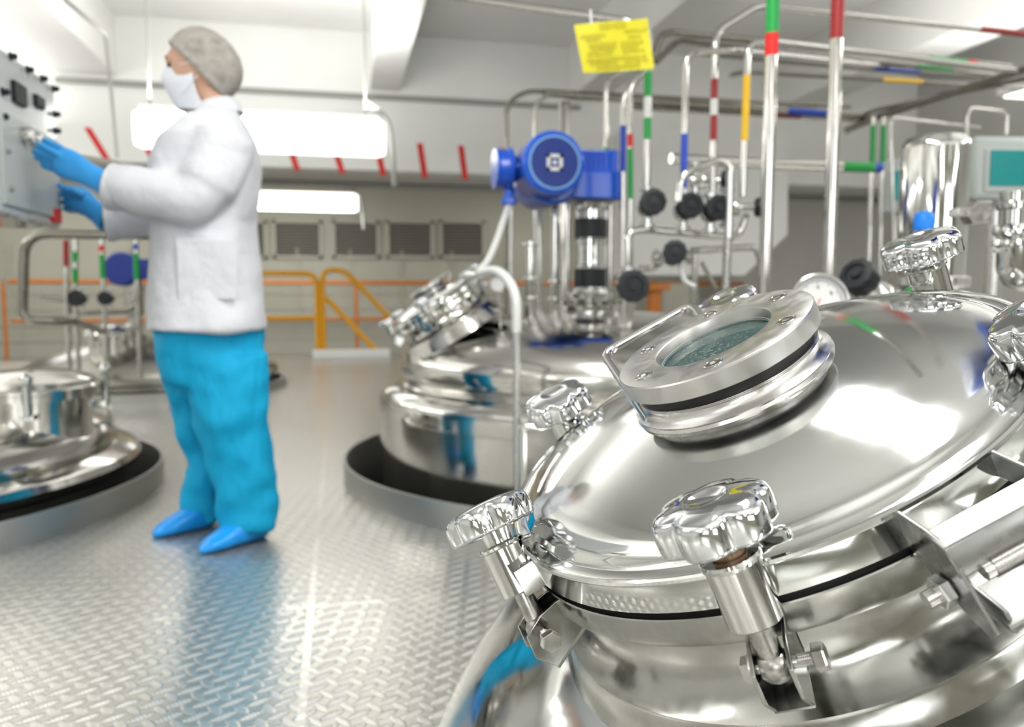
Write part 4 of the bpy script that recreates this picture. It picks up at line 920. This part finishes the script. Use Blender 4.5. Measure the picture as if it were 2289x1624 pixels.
# ------------------------------------------------------------------ person
def person():
    Y0 = 2.72
    def p(px, py, dy=0): return at(px, py, Y0+dy)
    feet = fl(470, 1205)
    t = thing('person', 'person in white coat and hair net reaching gloved hands toward the control cabinet', 'person', (p(480, 1200).x, Y0, 0))
    K = 1/1750*Y0   # metres per pixel at her depth (approx.)
    X, Yv, Z = Vector((1, 0, 0)), Vector((0, 1, 0)), Vector((0, 0, 1))
    def folds(sz, st, n_):
        tx = bpy.data.textures.new(n_, 'CLOUDS'); tx.noise_scale = sz; tx.noise_depth = 1
        return [('DISPLACE', dict(texture=tx, strength=st, mid_level=.5, texture_coords='LOCAL'))]
    rem = lambda v: [('REMESH', dict(mode='VOXEL', voxel_size=v, use_smooth_shade=True)), ('SMOOTH', dict(factor=.6, iterations=4))]
    # body: one continuous surface
    b = MB()
    hc = p(448, 158)
    b.ball(hc + Vector((0, 0, .012)), (.098, .076, .112)); b.ball(hc + Vector((-.030, 0, -.045)), (.066, .060, .078)); b.ball(hc + Vector((-.082, 0, -.030)), (.014, .022, .02))
    b.ball(hc + Vector((-.100, 0, -.018)), (.018, .012, .022)); b.ball(hc + Vector((-.085, 0, .028)), (.02, .05, .016)); b.ball(hc+Vector((-.083, 0, -.07)), (.014, .024, .012))
    b.tube([hc + Vector((.022, 0, -.06)), p(482, 262), p(478, 300)], [.058, .054, .075], 0, 16)
    b.loft([(p(475, 275), X, Yv, .07, .12), (p(470, 320), X, Yv, .11, .17), (p(460, 420), X, Yv, .13, .16), (p(460, 520), X, Yv, .12, .14), (p(465, 620), X, Yv, .13, .155), (p(468, 740), X, Yv, .14, .165), (p(470, 800), X, Yv, .12, .14)])
    for s_, kn, an, ft in ((-1, (515, 960), (545, 1150), (0, 0)), (1, (450, 950), (455, 1125), (0, 0))):
        b.tube([p(500 if s_ < 0 else 455, 780, s_*.085), p(*kn, s_*.09), p(*an, s_*.10)], [.088, .062, .042], 0, 16)
    sh1, el1, wr1 = p(500, 312, -.165), p(438, 455, -.20), p(215, 408, -.16)
    sh2, el2, wr2 = p(480, 312, .165), p(395, 490, .20), p(215, 475, .17)
    for a_, e_, w_ in ((sh1, el1, wr1), (sh2, el2, wr2)): b.tube([a_, e_, w_.lerp(e_, .10)], [.055, .043, .026], 0, 14)
    for sd in (-1, 1): b.ball(hc + Vector((.036, sd*.074, -.014)), (.018, .008, .028))
    body = b.build('body', 'skin', t, mods=rem(.009))
    for sd in (-1, 1):
        MB().ball(hc + Vector((-.086, sd*.030, .004)), (.008, .014, .008), 12, 8).build('eye', 'eye', body)
        MB().ball(hc + Vector((-.094, sd*.031, .026)), (.004, .018, .003), 10, 6).build('eyebrow', 'hair', body)
    # hair and net
    MB().ball(hc + Vector((.028, 0, .026)), (.088, .078, .090), 32, 20, (Vector((1, 0, -.25)).normalized(), Yv, Vector((.25, 0, 1)).normalized())).build('hair', 'hair', t)
    n = MB(); ax = Vector((.71, 0, .70)).normalized(); ux = Vector((.70, 0, -.71))
    n.lathe([(.112, -.012), (.119, -.008), (.122, -.001), (.118, .005), (.121, .018), (.119, .045), (.108, .075), (.086, .101), (.055, .119), (.02, .127), (0, .128)], hc + Vector((-.002, 0, .002)), ax, 48, x=ux, rf=lambda a, r: (1.0 if r < .03 else (1+.010*math.sin(a*24)))*(.70+.30*abs(math.cos(a))**1.5))
    n.build('hair_net', 'net', t, smooth=80)
    # mask
    m = MB(); rows = []
    for j in range(9):
        v = j/8; z_ = .004 - v*.128
        for i in range(13):
            u = (i/12-.5)*2; w = .066*(1-.18*abs(v-.5)*2)
            dx = -.121 + .098*abs(u)**1.8 + .016*(2*v-1)**2 - (.012*math.exp(-((v-.25)/.2)**2)*math.exp(-(u/.3)**2))
            rows.append(hc + Vector((dx + v*.03, math.copysign(.074*abs(u)**.8, u)*(1-.16*abs(v-.4)*2), z_-.0 + .010*abs(u)*(.5-v)*2)))
    fs = [(j*13+i, j*13+i+1, (j+1)*13+i+1, (j+1)*13+i) for j in range(8) for i in range(12)]
    m.add(rows, fs); mk = m.build('face_mask', 'mask', t, smooth=60, mods=[('SOLIDIFY', dict(thickness=.003)), ('SUBSURF', dict(levels=1, render_levels=1))])
    for sd in (-1, 1):
        for zz, ez in ((.0, .006), (-.09, -.035)): MB().tube([hc + Vector((-.05, sd*.064, zz)), hc + Vector((.004, sd*.082, ez))], .0018, 0, 6).build('ear_loop', 'mask', mk)
    # coat: torso and sleeves grown into one surface
    c = MB()
    def ring(y, x0, x1, ry, dy=0): return (p((x0+x1)/2, y, dy), X, Yv, (x1-x0)/2*K*.98, ry)
    c.loft([ring(236, 474, 522, .05), ring(256, 458, 533, .085), ring(278, 412, 547, .155), ring(320, 370, 562, .20), ring(370, 352, 570, .205), ring(430, 347, 568, .20), ring(500, 350, 560, .19), ring(570, 351, 566, .195), ring(650, 348, 576, .215), ring(736, 348, 584, .235)], 36, p=2.4)
    c.tube([sh1 + Vector((.0, .02, .0)), sh1.lerp(el1, .5)+Vector((.01, 0, 0)), el1, el1.lerp(wr1, .45), wr1 + Vector((.04, 0, -.012))], [.095, .088, .078, .072, .064], .05, 20)
    c.tube([sh2, sh2.lerp(el2, .5), el2, el2.lerp(wr2, .45), wr2 + Vector((.03, 0, -.03))], [.09, .085, .075, .070, .060], .05, 20)
    ct = c.build('coat', 'coat', t, mods=rem(.009)+folds(.16, .022, 'coat_folds'))
    # collar, placket, pocket, cuffs
    col = MB(); 
    col.lathe([(.066, -.02), (.078, -.024), (.072, .012), (.062, .028), (.058, .03)], p(486, 248), Vector((-.28, 0, .96)), 30, x=X); col.build('collar', 'coat', ct, mods=[('SOLIDIFY', dict(thickness=.004))])
    pk = p(470, 560, -.203)
    MB().loft([(p(462, 545, -.212), X, Z, .085, .003), (p(462, 545, -.217), X, Z, .085, .004)], 4, p=2).build('pocket_edge', 'coat', ct) if False else None
    w_ = MB(); w_.box(p(463, 602, -.2105), (.17, .006, .18)); w_.build('pocket', 'coat', ct, bevel=.003)
    for wr, el, r_ in ((wr1 + Vector((.045, 0, -.012)), el1, .066), (wr2 + Vector((.035, 0, -.03)), el2, .062)):
        d = (wr-el).normalized(); MB().lathe([(r_*.9, -.022), (r_*1.05, -.022), (r_*1.06, .004), (r_*.98, .008), (r_*.8, .004)], wr, d, 28).build('cuff', 'coat', ct)
    # trousers
    tr = MB()
    tr.loft([ring(700, 362, 578, .19), ring(740, 362, 578, .195), ring(800, 366, 582, .19), ring(850, 374, 588, .17)], 32)
    tr.loft([ring(790, 420, 584, .10, -.085), ring(860, 428, 590, .105, -.09), ring(950, 446, 600, .10, -.095), ring(1040, 470, 606, .09, -.10), ring(1120, 490, 610, .088, -.105), ring(1160, 492, 612, .09, -.105), ring(1182, 498, 610, .088, -.105)], 28)
    tr.loft([ring(790, 366, 500, .10, .085), ring(860, 376, 500, .10, .09), ring(950, 394, 500, .095, .095), ring(1030, 418, 498, .085, .10), ring(1090, 414, 500, .085, .10), ring(1125, 408, 500, .086, .10), ring(1158, 424, 500, .08, .10)], 28)
    tr.build('trousers', 'trouser', t, mods=rem(.008)+folds(.13, .045, 'trouser_folds'))
    # shoe covers
    for tip, heel, dy in (((438, 1243), (612, 1190), -.30), ((333, 1206), (496, 1165), .02)):
        H = fl(heel[0]-20, heel[1]+8, .0); Tp = fl(tip[0]+8, tip[1]-4, .0); d = (Tp-H); L = d.length; d.normalize(); sdv = d.cross(Z)
        s_ = MB(); R_ = [(-.0, .030, .035, .05), (.08, .044, .045, .055), (.25, .05, .048, .055), (.45, .05, .040, .045), (.7, .048, .028, .032), (.9, .034, .018, .02), (1.0, .012, .008, .012)]
        s_.loft([(H + d*(L*f) + Z*(hh*.98), sdv, Z, rx, hh) for f, rx, hh, q in R_], 24, p=2.4)
        s_.loft([(H + d*(L*.12) + Z*.045, X, Yv, .058, .05), (H + d*(L*.12) + Z*.105, X, Yv, .052, .046)], 20)
        s_.build('shoe_cover', 'bootie', t, mods=[('REMESH', dict(mode='VOXEL', voxel_size=.006, use_smooth_shade=True)), ('SMOOTH', dict(factor=.5, iterations=3))])
    # gloved hands, five separate fingers each
    def hand(wr, palm_px, dy, fing, thumb, ext=1.0):
        g = MB(); pc = p(*palm_px, dy)
        d = (pc-wr).normalized(); up = Z - d*Z.dot(d); up.normalize(); side = d.cross(up)
        g.loft([(wr - d*.12*ext, up, side, .043, .040), (wr - d*.05*ext, up, side, .040, .036), (wr, up, side, .036, .030), (wr.lerp(pc, .45), up, side, .036, .026), (wr.lerp(pc, .8), up, side, .044, .024), (pc, up, side, .046, .022), (pc + d*.03, up, side, .040, .018)], 20)
        for f in fing:
            P_ = [p(a, b_, dy+c_) for a, b_, c_ in f]; rr = [.0115, .011, .0100, .0085][:len(P_)]
            g.tube(P_, rr, 0, 10); g.ball(P_[-1], rr[-1])
        P_ = [p(a, b_, dy+c_) for a, b_, c_ in thumb]; g.tube(P_, [.015, .0125, .0105][:len(P_)], 0, 10); g.ball(P_[-1], .0105)
        g.build('glove', 'glove', t, mods=[('REMESH', dict(mode='VOXEL', voxel_size=.0045, use_smooth_shade=True)), ('SMOOTH', dict(factor=.5, iterations=3))])
    hand(wr1 + Vector((.015, 0, .004)), (150, 366), -.14, [[(140, 350, -.01), (118, 338, -.012), (98, 328, -.008), (84, 322, 0)], [(136, 360, 0), (110, 348, 0), (90, 341, .004), (76, 338, .01)], [(136, 370, .01), (112, 361, .012), (94, 356, .018), (82, 353, .024)], [(140, 382, .015), (120, 377, .02), (105, 373, .026), (96, 370, .03)]], [(162, 350, .02), (128, 328, .035), (100, 314, .045)])
    hand(wr2 + Vector((.01, 0, -.005)), (180, 448), .19, [[(170, 434, -.01), (152, 426, -.012), (138, 418, -.01), (130, 412, 0)], [(166, 444, 0), (148, 438, 0), (136, 434, .004), (128, 432, .01)], [(168, 458, .01), (152, 455, .012), (142, 452, .018), (134, 450, .024)], [(172, 470, .015), (158, 470, .02), (150, 468, .026), (144, 467, .03)]], [(188, 436, -.03), (166, 424, -.045), (148, 420, -.05)], .3)
person()
